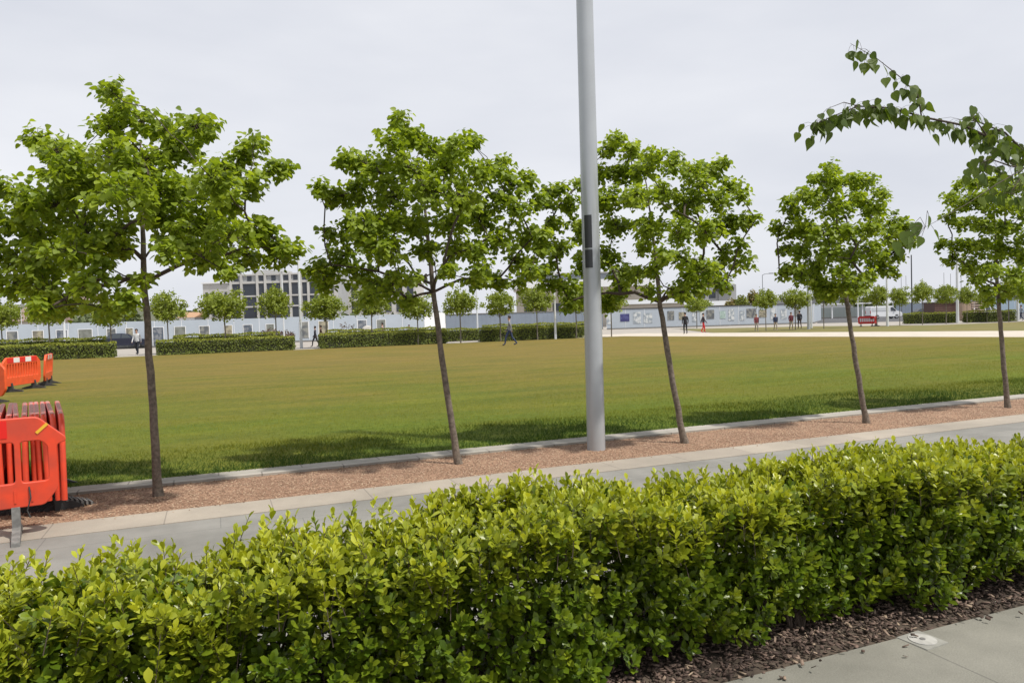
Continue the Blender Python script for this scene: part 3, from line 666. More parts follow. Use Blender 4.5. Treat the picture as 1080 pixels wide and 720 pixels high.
# black sheeting under the stack
def sheeting():
    p = gnd(30, 543)
    bm = bmesh.new(); bmesh.ops.create_grid(bm, x_segments=26, y_segments=14, size=1)
    for q in bm.verts:
        x, y = q.co.x, q.co.y; e_ = (1-x**4)*(1-y**4)
        q.co = Vector((x*.72, y*.28, .005+e_*(.09+.03*math.sin(x*9+y*4)+.025*math.sin(y*13-x*5)+random.uniform(-.01, .01))))
    me = bpy.data.meshes.new('plastic_sheet'); bm.to_mesh(me); bm.free(); me.polygons.foreach_set('use_smooth', [True]*len(me.polygons))
    o = link('plastic_sheet', me, M['blackbag']); tag(o, 'crumpled black plastic sheeting lying under the stacked orange barriers', 'plastic sheet')
    o.location = p-RT*.55+FW*.2; o.rotation_euler = (0, 0, math.atan2(dirp.y, dirp.x))
sheeting()
# barriers on the lawn
g_l = 'orange barriers fencing off the left side of the lawn'
def seg_barrier(pa_, pb, label, board, tilt=0):
    c = (pa_+pb)/2; d = pb-pa_
    return barrier('slot', label, c+Vector((0, 0, .03)), math.atan2(d.y, d.x), M['orange_b'], g_l, board, tilt)
qa = gr(3, 21.0); da = (RT*-.10+FW*.995).normalized(); qb = qa+da*2.05; db = (RT*-.41+FW*.91).normalized()
seg_barrier(qa, qb, 'slotted orange barrier with red and white blocks on the lawn, middle of the run', 'stripes')
seg_barrier(gr(-58, 18.6), gr(11, 17.9), 'slotted orange barrier cut by the left edge of the photo on the lawn', 'stripes')
seg_barrier(qb+da*.06+RT*.05, qb+db*2.05, 'slotted orange barrier turned away, at the right end of the run on the lawn', 'stripes', R(4))

# ================================================================== UTILITY COVER
def cover():
    p = gnd(973, 677); root = thing('utility_cover', 'small pale square cover with a round lid, set in the near pavement', 'cover', (p.x, p.y, .01), R(4))
    mb = MB(); mb.box(-.085, .085, -.085, .085, -.01, .004, bev=.002); mb.build('frame', mat('cover_frame', (.28, .275, .245), .8, var=.2, vscale=20), root)
    mb = MB(); mb.tube([(0, 0, .003), (0, 0, .008)], .066, 32); mb.build('lid', mat('cover_lid', (.42, .41, .38), .7, var=.2, vscale=30), root)
    mb = MB(); mb.tube([(0, 0, .007), (0, 0, .0105)], .014, 16); mb.build('lock', M['rubbergrey'], root)
cover()

# ================================================================== BIRCH overhead, rooted right of the frame
def birch():
    b = Vector((6.6, 1.6, 0)); rg = np.random.default_rng(21)
    root = thing('birch_tree', 'birch tree outside the right edge whose leafy twigs hang across the sky', 'tree', b)
    T = [Vector((0, 0, -.05)), Vector((-.05, .05, 1.5)), Vector((-.15, .1, 2.8)), Vector((-.1, .0, 4.6)), Vector((0, 0, 6.0))]
    mb = MB(); mb.tube(T, [.11, .085, .07, .045, .02], 12); mb.build('trunk', mat('birch_bark', (.5, .47, .43), .8, var=.7, vscale=9), root, smooth=True)
    br = MB(); pos = []; ax = []; nr = []; sz = []; yg = []
    def leafs(path, n, spread=.03, s=(.028, .046)):
        for i in range(n):
            t = rg.random()*(len(path)-1); k = min(int(t), len(path)-2); p = path[k].lerp(path[k+1], t-k)
            o = Vector(rg.normal(size=3))*spread
            pos.append(p+o+Vector((0, 0, -.012))); br.tube([p, p+o*.5+Vector((0, 0, .002)), pos[-1]], .0006, 3, cap=False); h = rg.random()*6.28
            ax.append(Vector((math.cos(h)*.45, math.sin(h)*.45, -1+rg.normal(0, .25)))); nr.append((-FW*rg.uniform(.3, 1)*(1 if rg.random() < .6 else -1)+Vector((rg.normal(0, .5), rg.normal(0, .4), .35)))); sz.append(rg.uniform(*s)); yg.append(max(0, rg.normal(.25, .25)))
    def twig(pxs, r0, n, spread=.03, s=(.028, .046), start=None):
        path = [pt(x, y, d)-b for x, y, d in pxs]
        if start is not None: path = [start]+path
        rr = [r0*(1-.8*i/(len(path)-1)) for i in range(len(path))]
        br.tube(path, rr, 6, cap=False)
        lp = path[1:] if start is not None else path
        leafs(lp, n, spread, s)
    # main bough
    twig([(1135,215,3.2),(1080,165,3.0),(1050,148,2.95),(1015,132,2.9),(975,124,2.88),(940,114,2.85),(905,112,2.83),(880,122,2.8),(858,132,2.8)], .007, 190, .020, start=T[2])
    twig([(972,124,2.88),(968,100,2.86),(950,82,2.84),(925,62,2.82),(897,46,2.8)], .003, 34, .018, (.03, .045))
    twig([(1040,142,2.93),(1030,128,2.92),(1022,118,2.9)], .003, 10, .03)
    twig([(1095,175,3.05),(1060,140,3.0),(1030,128,3.0),(1010,126,2.97)], .005, 45, .03)
    twig([(905,112,2.83),(890,108,2.8),(872,115,2.78),(860,128,2.76)], .002, 7, .012, (.022, .036))
    twig([(1120,200,3.1),(1085,178,3.0),(1065,175,2.95),(1045,168,2.9),(1035,172,2.88)], .005, 62, .04)
    twig([(1130,215,3.1),(1100,190,2.95),(1078,185,2.9),(1068,200,2.85),(1066,205,2.85)], .004, 34, .04)
    # long thin twig that drops to the left with larger near leaves
    twig([(1120,160,2.6),(1080,178,2.5),(1050,195,2.4),(1020,215,2.3),(990,232,2.2),(975,240,2.1)], .002, 3, .01, (.03, .04))
    for (x, y, d, s) in ((980,236,2.1,.035),(965,243,2.05,.04),(955,252,2.0,.045),(945,263,2.0,.035),(960,258,1.95,.04),(972,258,2.0,.03),(950,270,1.95,.03)):
        br.tube([pt(976, 239, 2.1)-b, pt((x+976)/2, y-14, d)-b, pt(x, y-8, d)-b], .0007, 3, cap=False); pos.append(pt(x, y-8, d)-b); ax.append(Vector((rg.normal(0, .2), rg.normal(0, .2), -1))); nr.append(-FW+Vector((rg.normal(0, .4), 0, .3))); sz.append(s); yg.append(.2)
    # the rest of the crown, outside the frame
    for i in range(26):
        z = rg.uniform(2.8, 6); a = rg.random()*6.28; s = Vector((0, 0, z*.9)); L = rg.uniform(.7, 1.5)
        if math.cos(a) < -.1 and z < 4.6: continue
        en = s+Vector((math.cos(a)*L, math.sin(a)*L*.7, .35)); en2 = en+Vector((math.cos(a)*.3, math.sin(a)*.3, -.5))
        br.tube([s, s.lerp(en, .5)+Vector((0, 0, .1)), en, en2], [.014, .010, .006, .002], 5, cap=False); leafs([s.lerp(en, .5), en, en2], 90, .10)
    br.build('branches', M['twig'], root, smooth=True)
    A = lambda q: np.array([tuple(x) for x in q])
    scatter('leaves', BIRCH, BIRCH_F, A(pos), A(ax), A(nr), np.array(sz), M['birch'], root, np.array(yg))
birch()

# ================================================================== DISTANT HEDGES
def box_hedge(name_label, p0, p1, w, h, group, leaf=.07, dens=260, seed=0, red=False):
    """clipped hedge from p0 to p1 (front edge), w deep away from the viewer"""
    rg = np.random.default_rng(seed+100)
    d = (p1-p0); L = d.length; d.normalize(); nrm = Vector((-d.y, d.x, 0))
    if nrm.dot(FW) < 0: nrm = -nrm
    root = thing('clipped_hedge', name_label, 'hedge', p0, math.atan2(d.y, d.x), group)
    s = 1 if Vector((-d.y, d.x, 0)).dot(FW) > 0 else -1
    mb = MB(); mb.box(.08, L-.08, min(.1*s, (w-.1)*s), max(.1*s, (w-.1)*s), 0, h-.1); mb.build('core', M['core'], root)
    faces = [('top', L*w), ('front', L*h), ('end0', w*h), ('end1', w*h), ('back', L*h*.3)]
    P = []; Nn = []
    for nm, area in faces:
        n = max(20, int(area*dens))
        a, c = rg.random(n), rg.random(n); zz = c*h; jit = rg.normal(0, .03, n)
        bumpv = .035*np.sin(a*L*3.1+seed)+.03*np.sin(a*L*1.3)
        if nm == 'top': p = np.stack([a*L, s*c*w, h+jit+bumpv], 1); q = (0, 0, 1)
        elif nm == 'front': p = np.stack([a*L, s*(jit+bumpv+.05*np.sin(zz*5)), zz], 1); q = (0, -s, .4)
        elif nm == 'back': p = np.stack([a*L, s*(w+jit), zz], 1); q = (0, s, .4)
        elif nm == 'end0': p = np.stack([jit, s*a*w, zz], 1); q = (-1, 0, .4)
        else: p = np.stack([L+jit, s*a*w, zz], 1); q = (1, 0, .4)
        P.append(p); Nn.append(np.tile(q, (n, 1))+rg.normal(size=(n, 3))*.5)
    P = np.concatenate(P); Nn = np.concatenate(Nn); N = len(P)
    ax_ = rg.normal(size=(N, 3))*.6+np.array([0, 0, 1]); yg = np.clip((P[:, 2] > h-.12)*.7+rg.normal(0, .15, N), 0, 1)
    scatter('foliage', QUAD, QUAD_F, P, ax_, Nn, rg.uniform(.6, 1.3, N)*leaf, M['shrub_red'] if red else M['hedgefar'], root, yg)
    return root
g_h = 'clipped hedges along the far side of the lawn'
gu = Vector((1, 0, 0))
def hv(px, v, y=None):        # ground point at column px on the line v = const
    r = gr(px, 10); return r*(v/r.y)
def hedge_row(pxa, pxb, v, h, label, w=.9, seed=0): box_hedge(label, hv(pxa, v), hv(pxb, v), w, h, g_h, .075, 230, seed)
hedge_row(-70, 126, 54.6, .95, 'leftmost front hedge beyond the lawn, behind the barriers on the grass', seed=1)
hedge_row(-70, 116, 59.5, 1.25, 'taller rear hedge at the far left, just before the pale hoarding', seed=2)
hedge_row(170, 315, 54.6, .95, 'front hedge beyond the lawn between the largest tree trunk and the white post', seed=3)
hedge_row(188, 300, 59.5, 1.2, 'taller rear hedge behind the one left of the white post', seed=4)
hedge_row(342, 475, 55.0, 1.0, 'front hedge beyond the lawn crossed by the second lime trunk', seed=5)
hedge_row(350, 468, 60.5, 1.2, 'taller rear hedge behind the one crossed by the second lime trunk', seed=6)
hedge_row(466, 509, 60.0, 1.0, 'short set-back hedge just right of the second lime trunk', seed=7)
hedge_row(512, 619, 55.2, 1.0, 'front hedge behind the man in the grey jumper', seed=8)
hedge_row(516, 622, 61.5, 1.2, 'taller rear hedge behind the walking man and before the blue grey fence', seed=9)
box_hedge('hedge beyond the cream path, in front of the brown timber store', gr(956, 78), gr(1011, 77), 1.2, 1.05, 'clipped hedges right of the cream path', .08, 200, 10)
box_hedge('hedge beyond the cream path, left of the person at the right edge', gr(1022, 76), gr(1072, 76), 1.2, 1.1, 'clipped hedges right of the cream path', .08, 200, 11)

# reddish shrub by the white post
def shrub(label, p, w, h, m, seed, n=420, cat='shrub'):
    rg = np.random.default_rng(seed); root = thing('shrub', label, cat, p)
    mb = MB()
    for k in range(7):
        a = rg.random()*6.28; mb.tube([(0, 0, 0), (math.cos(a)*w*.2, math.sin(a)*w*.2, h*.5), (math.cos(a)*w*.42, math.sin(a)*w*.42, h*.92)], [.03, .02, .008], 5, cap=False)
    mb.build('stems', M['twig'], root)
    d = unit(rg.normal(size=(n, 3)))*(rg.random((n, 1))**.35); P = d*np.array([w/2, w/2, h/2])+np.array([0, 0, h*.55])
    scatter('foliage', QUAD, QUAD_F, P, rg.normal(size=(n, 3)), d+rg.normal(size=(n, 3))*.5+[0, 0, .5], rg.uniform(.08, .17, n), m, root, np.clip(rg.normal(.2, .2, n), 0, 1))
shrub('low dark reddish shrub behind the hedge, left of the white post', gr(286, 66), 2.0, 1.5, M['shrub_red'], 5)
shrub('dark purple shrub behind the hedge, right beside the white post', gr(303, 66), 1.5, 1.3, M['shrub_red'], 6)
shrub('sparse reddish shrub behind the hedge, before the hoarding right of the walking pair', gr(366, 66), 1.9, 1.9, M['shrub_red'], 7, 120)

# ================================================================== DISTANT YOUNG TREES
def far_tree_protos():
    out = []
    for k in range(4):
        rg = np.random.default_rng(50+k)
        tm = MB(); tm.tube([(0, 0, -.02), (.02, .01, 1.2), (0, 0, 2.3), (.03, 0, 3.2)], [.055, .045, .04, .015], 8)
        for j in range(12):
            a = rg.random()*6.28; z = rg.uniform(2.0, 2.9); tm.tube([(0, 0, z), (math.cos(a)*.5, math.sin(a)*.5, z+.3), (math.cos(a)*.95, math.sin(a)*.95, z+.65)], [.02, .014, .006], 4, cap=False)
        me_t = tm.build('t', M['bark_far']).data; bpy.data.objects.remove(bpy.data.objects['t'])
        P = []; Y = []; Nr = []
        ncl = 150
        for j in range(ncl):
            d = Vector(rg.normal(size=3)).normalized()*(rg.random()**.4); rad = 1.28*(1+.14*math.sin(3*math.atan2(d.y, d.x)+k)+.1*rg.normal())
            c = Vector((d.x*rad, d.y*rad, 3.12+d.z*.98*(1+.08*rg.normal())+.12*(1-abs(d.x)-abs(d.y))))
            f = rg.normal(.3, .25)
            for q in range(22):
                o = Vector(rg.normal(size=3))*.115; P.append(tuple(c+o)); Y.append(min(1, max(0, f))); Nr.append((o.x*4+d.x*.4, o.y*4+d.y*.4, .9))
        n = len(P); Nr = np.array(Nr)+rg.normal(size=(n, 3))*.35
        A = rg.normal(size=(n, 3))*.7+np.array([0, 0, -.7])
        o = scatter('c', QUAD, QUAD_F, np.array(P), A, Nr, rg.uniform(.08, .14, n), M['limefar'], None, np.array(Y)); me_c = o.data; bpy.data.objects.remove(o)
        out.append((me_t, me_c))
    return out
protos = far_tree_protos()
far_trees = [  # px, D, crown top y, crown half width px, label
 (3, 51, 314, 20, 'young round tree at the left edge above the orange barriers', 'L'),
 (53, 50, 310, 21, 'young tree in the left hedge, under the left limbs of the largest lime', 'L'),
 (118, 51.5, 316, 18, 'young tree standing by the end of the left hedge near the dark car', 'L'),
 (178, 52.5, 308, 18, 'young tree just right of the largest lime trunk', 'L'),
 (238, 53, 305, 24, 'wide young tree in front of the left end of the striped office block', 'L'),
 (292, 54, 304, 18, 'young tree in front of the striped office block, left of the white post', 'L'),
 (345, 56, 311, 21, 'young tree right of the white post, above the walking pair', 'L'),
 (393, 56, 304, 20, 'young tree under the left limbs of the second lime', 'L'),
 (441, 56.5, 310, 18, 'young tree immediately left of the second lime trunk', 'L'),
 (486, 57, 306, 18, 'young tree immediately right of the second lime trunk', 'L'),
 (528, 58, 308, 17, 'young tree just behind the man in the grey jumper', 'L'),
 (567, 60, 302, 17, 'young tree left of the thin white post near the big pole', 'L'),
 (608, 60.5, 304, 17, 'young tree between the thin white post and the big grey pole', 'L'),
 (645, 62, 306, 17, 'young tree immediately right of the big grey pole', 'L'),
 (735, 88, 314, 12, 'small young tree in front of the picture hoarding, right of the third lime trunk', 'R'),
 (808, 66, 305, 12, 'young tree among the strolling people in front of the hoarding', 'R'),
 (839, 67, 304, 14, 'young tree near the right end of the picture hoarding', 'R'),
 (869, 68, 299, 12, 'young tree left of the fourth lime trunk, beside the grey post pair', 'R'),
 (897, 70, 300, 11, 'young tree directly behind the fourth lime trunk', 'R'),
 (925, 71, 301, 12, 'young tree in front of the rear of the white van', 'R'),
 (949, 71.5, 302, 10, 'young tree in front of the nose of the white van', 'R'),
 (973, 72, 298.5, 12, 'young tree in front of the left end of the right-hand hedge', 'R'),
 (998, 73, 301, 12, 'young tree in front of the brown timber store', 'R'),
 (1020, 74, 302, 9, 'narrow young tree in front of the tan door panel', 'R'),
 (1041, 76, 304, 9, 'narrow young tree left of the fifth lime trunk, above the white pickup', 'R'),
 (1064, 74, 297, 14, 'young tree directly behind the fifth lime trunk', 'R'),
 (1094, 73, 299, 14, 'young tree at the right edge beyond the fifth lime', 'R')]
for i, (px, D, ty, hw, lab, side) in enumerate(far_trees):
    p = gr(px, D); z = zat(px, ty, D); hx = hw*D/F
    r = thing('young_tree', lab, 'tree', p, random.random()*6.28, 'young round-headed trees left of the corner' if side == 'L' else 'young round-headed trees beyond the cream path')
    r.scale = (hx/1.3, hx/1.3, z/4.15)
    mt, mc = protos[i % 4]
    link('trunk', mt, None, r); link('crown', mc, None, r)

# ================================================================== LAMP POSTS
def post(px, D, ztop, rad, label, m, head='none', name='lamp_post'):
    b = gr(px, D); root = thing(name, label, 'lamp post' if name == 'lamp_post' else 'mast', b, 0, 'slim posts and masts round the park')
    mb = MB(); mb.tube([(0, 0, -.02), (0, 0, .9), (0, 0, ztop)], [rad*1.15, rad, rad*.75], 12); mb.build('shaft', m, root, smooth=True)
    if head == 'top':
        mb = MB(); mb.box(-.5, .5, -.12, .12, ztop, ztop+.08, bev=.02, rz=-YAW+.2); mb.build('lamp_head', m, root)
    if head == 'arm':
        mb = MB(); mb.tube([(0, 0, ztop-.05), (.35*RT.x, .35*RT.y, ztop+.12), (1.2*RT.x, 1.2*RT.y, ztop+.2)], .04, 6); mb.box(-.35, .35, -.12, .12, -.05, .06, rz=-YAW, at=(1.4*RT.x, 1.4*RT.y, ztop+.2)); mb.build('lamp_head', M['darkmetal'], root)
    return root
post(318, 56.3, 7.3, .10, 'bright white post at the gap in the hedges beside the walking pair', M['polewhite'], 'top')
post(300, 64, 6.4, .07, 'slimmer white post in front of the striped office block', M['polewhite'], 'top')
post(586, 60, 5.7, .09, 'white post in front of the hedge, left of the big grey pole', M['polewhite'], 'top')
post(69, 61, 5.0, .10, 'white post behind the left hedges seen through the largest lime', M['polewhite'], 'top')
post(24, 72, 4.4, .04, 'thin pale mast in front of the brown roof at the left', M['polewhite'], name='mast')
post(504, 70, 6.0, .08, 'white post right of the second lime trunk, behind the short hedge', M['polewhite'], 'top')
post(853, 67.5, 7.6, .13, 'grey post left of the fourth lime trunk, near the strolling people', M['polegrey'], 'top')
post(856, 72, 7.8, .08, 'thin white post close beside the grey post near the strolling people', M['polewhite'], 'top')
post(936, 70.5, 7.2, .11, 'pale post in front of the white van', M['polewhite'], 'top')
post(962, 110, 9.5, .10, 'dark mast between the white van and the right-hand hedge', M['darkmetal'], name='mast')
post(1010, 76.5, 7.8, .14, 'thick pale post between the two right-hand hedges', M['polewhite'], 'top')
post(1073.5, 77, 6.0, .14, 'pale post beside the person at the right edge', M['polewhite'], 'top')
post(805, 118, 7.6, .05, 'thin dark street light above the hoarding, among the strolling people', M['darkmetal'], 'arm')
post(996, 160, 9.0, .05, 'faint thin mast above the timber store, leftmost of three', M['rubbergrey'], name='mast')
post(1003, 165, 9.0, .05, 'faint thin mast above the timber store, middle of three', M['rubbergrey'], name='mast')
post(1014, 150, 8.6, .06, 'faint thin mast above the timber store, rightmost of three', M['rubbergrey'], name='mast')
post(951, 150, 8.6, .05, 'faint thin mast in the sky above the nose of the white van', M['rubbergrey'], name='mast')
post(956, 155, 8.4, .05, 'faint thin mast just left of the dark mast near the van', M['rubbergrey'], name='mast')
post(905, 105, 3.4, .10, 'short white post in the car park left of the van', M['white'], name='mast')

# ================================================================== HOARDINGS
def poster_mat(i, kind):
    a = [(.10, .11, .12), (.16, .15, .12), (.08, .10, .13), (.14, .15, .13)][i % 4]; b_ = [(.24, .24, .22), (.2, .21, .19), (.22, .23, .25), (.34, .31, .22)][(i*7) % 4]
    if kind == 'light': a = (.28, .32, .36); b_ = (.6, .62, .62)
    if kind == 'navy': a = (.035, .035, .14); b_ = (.08, .09, .24)
    if kind == 'green': a = (.28, .38, .34); b_ = (.42, .52, .5)
    m = bpy.data.materials.new('poster_print'); m.use_nodes = True; n = m.node_tree.nodes; l = m.node_tree.links
    t = n.new('ShaderNodeTexCoord'); no = n.new('ShaderNodeTexNoise'); no.inputs['Scale'].default_value = 1.4+.3*i % 2; no.inputs['Detail'].default_value = 3
    mp_ = n.new('ShaderNodeMapping'); mp_.inputs['Location'].default_value = (i*3.1, 0, i); l.new(t.outputs['Object'], mp_.inputs[0]); l.new(mp_.outputs[0], no.inputs['Vector'])
    ra = n.new('ShaderNodeValToRGB'); ra.color_ramp.elements[0].position = .42; ra.color_ramp.elements[1].position = .58; ra.color_ramp.elements[0].color = (*a, 1); ra.color_ramp.elements[1].color = (*b_, 1)
    l.new(no.outputs[0], ra.inputs[0]); l.new(ra.outputs[0], n['Principled BSDF'].inputs['Base Color']); n['Principled BSDF'].inputs['Roughness'].default_value = .5
    return m
def hoarding(p0, p1, h, label, m, posters, step=2.44, cap=None, ribs=False):
    d = p1-p0; L = d.length; d.normalize(); root = thing('hoarding', label, 'hoarding', p0, math.atan2(d.y, d.x), 'site hoardings round the park')
    mb = MB(); mb.box(0, L, 0, .06, 0, h); mb.build('board', m, root)
    n = int(L/step); mb = MB()
    if not ribs:
        for i in range(n+1): MB().box(i*L/n-.02, i*L/n+.02, -.02, -.002, 0, h-.02).build('batten', M['white'], root)
    if ribs:
        for i in range(int(L/.6)): mb.box(i*.6+.1, i*.6+.25, -.02, -.002, .05, h-.05)
    if ribs: mb.build('rib_sheet', m, root)
    if cap: mb = MB(); mb.box(-.02, L+.02, -.05, .12, h+.002, h+.12); mb.build('capping', cap, root)
    mb = MB(); mb.box(-.02, L+.02, -.045, -.022, .0, .14); mb.build('base_rail', M['rubbergrey'], root)
    # posters given by photo column of their edges
    for k, (xa, xb, z0, z1, kind) in enumerate(posters):
        def sol(px):   # where along the board the column px falls
            r = gr(px, 10); q = p0; dd = d
            det = r.x*(-dd.y)-(-dd.x)*r.y; tt = (r.x*q.y-r.y*q.x)/det*-1 if det else 0
            # solve q + dd*s = r*t
            s = (q.x*r.y-q.y*r.x)/(dd.y*r.x-dd.x*r.y); return s
        s0, s1 = sol(xa), sol(xb); mb = MB(); mb.box(s0, s1, -.035, -.024, z0, z1)
        po = mb.build('poster', poster_mat(k, kind), root)
        if kind == 'dark':
            mb = MB()
            mb.box(s0-.06, s0-.002, -.045, -.024, z0, z1+.05); mb.box(s1+.002, s1+.06, -.045, -.024, z0, z1+.05); mb.box(s0, s1, -.045, -.024, z1+.002, z1+.05); mb.build('poster_frame', M['white'], po)
    return root
hl = [(14,25),(41,52),(66,77),(89,103),(119,128),(139,146),(167,178),(190,201),(216,226),(242,250),(262,271),(286,294),(321,330),(341,351),(382,391),(402,411)]
hoarding(gr(-60, 66), gr(300, 77.5), 2.6, 'long pale blue hoarding with framed dark posters, left of the white post', M['hoard'], [(a, b_, .3 if i % 3 else .1, 1.95, 'dark') for i, (a, b_) in enumerate(hl[:12])])
hoarding(gr(300.3, 77.5), gr(448, 84), 2.65, 'pale blue hoarding with posters between the white post and the second lime trunk', M['hoard'], [(a, b_, .4, 2.1, 'dark') for a, b_ in hl[12:]])
hoarding(gr(448.3, 84), gr(470, 86), 2.75, 'plain bright white hoarding section behind the second lime trunk', M['white'], [])
hoarding(gr(470.5, 100), gr(636, 102), 2.55, 'blue grey ribbed metal fence right of the second lime trunk', M['hoardgrey'], [], ribs=True, cap=M['rubbergrey'])
pr = [(643,648,'light'),(652,661,'light'),(657.5,667,'navy'),(671,679,'light'),(682,691,'light'),(707,714,'dark2'),(719,725,'dark2'),(733,737,'light'),(741,747,'light'),(748,756,'dark2'),(762,768,'green'),(771,777,'light'),(783,788,'light'),(790,800,'dark2'),(803,811,'dark2'),(815,820,'light'),(826,832,'light'),(840,845,'dark2')]
hoarding(gr(640, 98), gr(858, 99), 2.6, 'long pale hoarding covered with printed pictures, behind the strolling people', M['hoard'], [(a, b_, 1.0 if k != 'light' else .7, 2.2 if i % 2 else 2.0, k) for i, (a, b_, k) in enumerate(pr) if i != 1], cap=M['rubber'])
hoarding(gr(858.2, 99), gr(866, 118), 2.6, 'short return end of the picture hoarding beside the car park', M['hoard'], [])
hoarding(gr(945, 150), gr(990, 150), 2.6, 'blue grey ribbed metal fence behind the nose of the white van', M['hoardgrey'], [], ribs=True)
hoarding(gr(866, 160), gr(918, 160), 2.2, 'low grey site fence at the back of the car park, left of the van', mat('grey_fence', (.22, .25, .25), .7), [], ribs=True)
hoarding(gr(1040, 140), gr(1130, 140), 3.6, 'pale blue site wall at the right edge behind the pickup', mat('paleblue', (.33, .42, .5), .6), [])

# ================================================================== BUILDINGS
M['conc'] = mat('pale_concrete', (.52, .51, .49), .8, var=.15, vscale=.4)
M['beigew'] = mat('beige_wall', (.46, .42, .36), .8, var=.12, vscale=.3)
M['greyw'] = mat('grey_wall', (.36, .37, .38), .8, var=.12, vscale=.3)
M['roofbrown'] = mat('brown_tiles', (.26, .19, .16), .85, var=.25, vscale=2)
def bld(label, px0, px1, D, ytop, name='office_building', depth=14, ybias=0):
    p0, p1 = gr(px0, D), gr(px1, D); d = p1-p0; L = d.length
    root = thing(name, label, 'building', p0, math.atan2(d.y, d.x)); return root, L, zat((px0+px1)/2, ytop, D)
# striped office block
root, L, Z = bld('white office block with tall dark window bays left of centre beyond the hoarding', 246, 356, 140, 288)
mb = MB(); mb.box(0, L, 0, 16, 0, Z); mb.build('wall', M['greyw'], root)
cols = [(-.2, 1.1)]; x = .0
bays = []; mbf = MB()
bx = [0, 2.0, 5.0, 6.5, 9.6, 11.2, 13.2, 14.6, 17.2, 18.6, L]
for i in range(0, len(bx)-1):
    a, b_ = bx[i], bx[i+1]
    mbf.box(a-.2, a+.2, -.35, -.01, 0, Z+.15)
mbf.box(L-.28, L+.28, -.35, -.01, 0, Z+.15)
mbf.build('column', M['conc'], root)
fl = [0, 2.9, 5.6, 8.2, 10.8-.5]
mbf = MB()
for z in (2.9, 5.4, 7.4, 9.9, Z-.3): mbf.box(-.3, L+.3, -.22, -.012, z, z+(.28 if z != 9.9 else .4))
mbf.build('floor_band', M['conc'], root)
for i in range(len(bx)-1):
    for (z0, z1) in ((.3, 2.85), (3.2, 5.35), (5.7, 7.35), (7.7, 9.85), (10.4, Z-.35)):
        a, b_ = bx[i]+.30, bx[i+1]-.30
        if (i % 2) and z1 < 9.9 and b_-a < 1.3: a += .1; b_ -= .35
        if z0 > 10: 
            m_ = (a+b_)/2; a, b_ = m_-.4, m_+.4
        mb = MB(); mb.box(a, b_, -.08, -.006, z0, z1); w = mb.build('window', M['glass'], root)
mb = MB(); mb.box(3, 9, 3, 9, Z, Z+.9); mb.box(12, 15, 5, 9, Z, Z+.6); mb.build('roof_plant', M['conc'], root)
root, L, Z = bld('grey office wing half hidden by the largest lime, left of the striped block', 216, 243, 146, 299)
mb = MB(); mb.box(0, L, 0, 14, 0, Z); mb.build('wall', M['conc'], root)
mb = MB(); mb.box(-.2, L+.2, -.3, 14.2, Z, Z+.3); mb.build('roof', M['white'], root)
for i in range(4):
    for z in (1, 4, 7): mb = MB(); mb.box(.5+i*L/4, L/4*(i+1)-.3, -.08, -.006, z, z+1.8); mb.build('window', M['glass'], root)
root, L, Z = bld('pale glazed office wing behind the second lime, right of the striped block', 358, 440, 150, 292)
mb = MB(); mb.box(0, L, 0, 14, 0, Z-1); mb.build('wall', M['conc'], root)
mb = MB(); mb.box(-.2, L+.2, -.3, 14.2, Z-1, Z-.6); mb.build('roof', M['white'], root)
for i in range(7):
    for z in (1, 4, 7): mb = MB(); mb.box(.5+i*L/7, L/7*(i+1)-.5, -.08, -.006, z, z+2.1); mb.build('window', M['glass'], root)
# modern building behind the pole
root, L, Z = bld('long modern building with a white band and dark upper glazing behind the big pole', 546, 690, 155, 287)
zb0, zb1 = zat(585, 304, 155), zat(585, 296, 155)
mb = MB(); mb.box(0, L, .5, 18, 0, zb0); mb.build('wall', M['beigew'], root)
mb = MB(); mb.box(-.5, L+.5, -.8, 18, zb0+.01, zb1); mb.build('band', M['white'], root)
mb = MB(); mb.box(.8, L-1, .2, 17, zb1+.01, Z-.25); mb.build('upper_glazing', mat('upper_glass', (.2, .22, .25), .25), root)
mb = MB(); mb.box(.2, L-.5, -.2, 17.5, Z-.24, Z); mb.build('roof', M['conc'], root)
for i in range(9):
    mb = MB(); mb.box(1.5+i*3, 3.2+i*3, .42, .494, 2.9, 4.8); mb.build('window', M['glass'], root)
root, L, Z = bld('grey stepped building showing at the right side of the third lime', 722, 772, 160, 291)
mb = MB(); mb.box(0, L*.72, 0, 12, 0, zat(745, 304, 160)); mb.box(L*.72+.01, L*.93, -.5, 9, 0, Z); mb.box(L*.93+.01, L+1, -.2, 9, 0, zat(768, 300, 160)); mb.build('wall', M['greyw'], root)
mb = MB(); mb.box(L*.66, L*1.02, -1.2, -.52, zat(768, 307, 160), zat(768, 303, 160)); mb.build('balcony', M['darkmetal'], root)
for i in range(3): mb = MB(); mb.box(1+i*2.2, 2.4+i*2.2, -.06, -.004, 5.0, 6.4); mb.build('window', M['glass'], root)
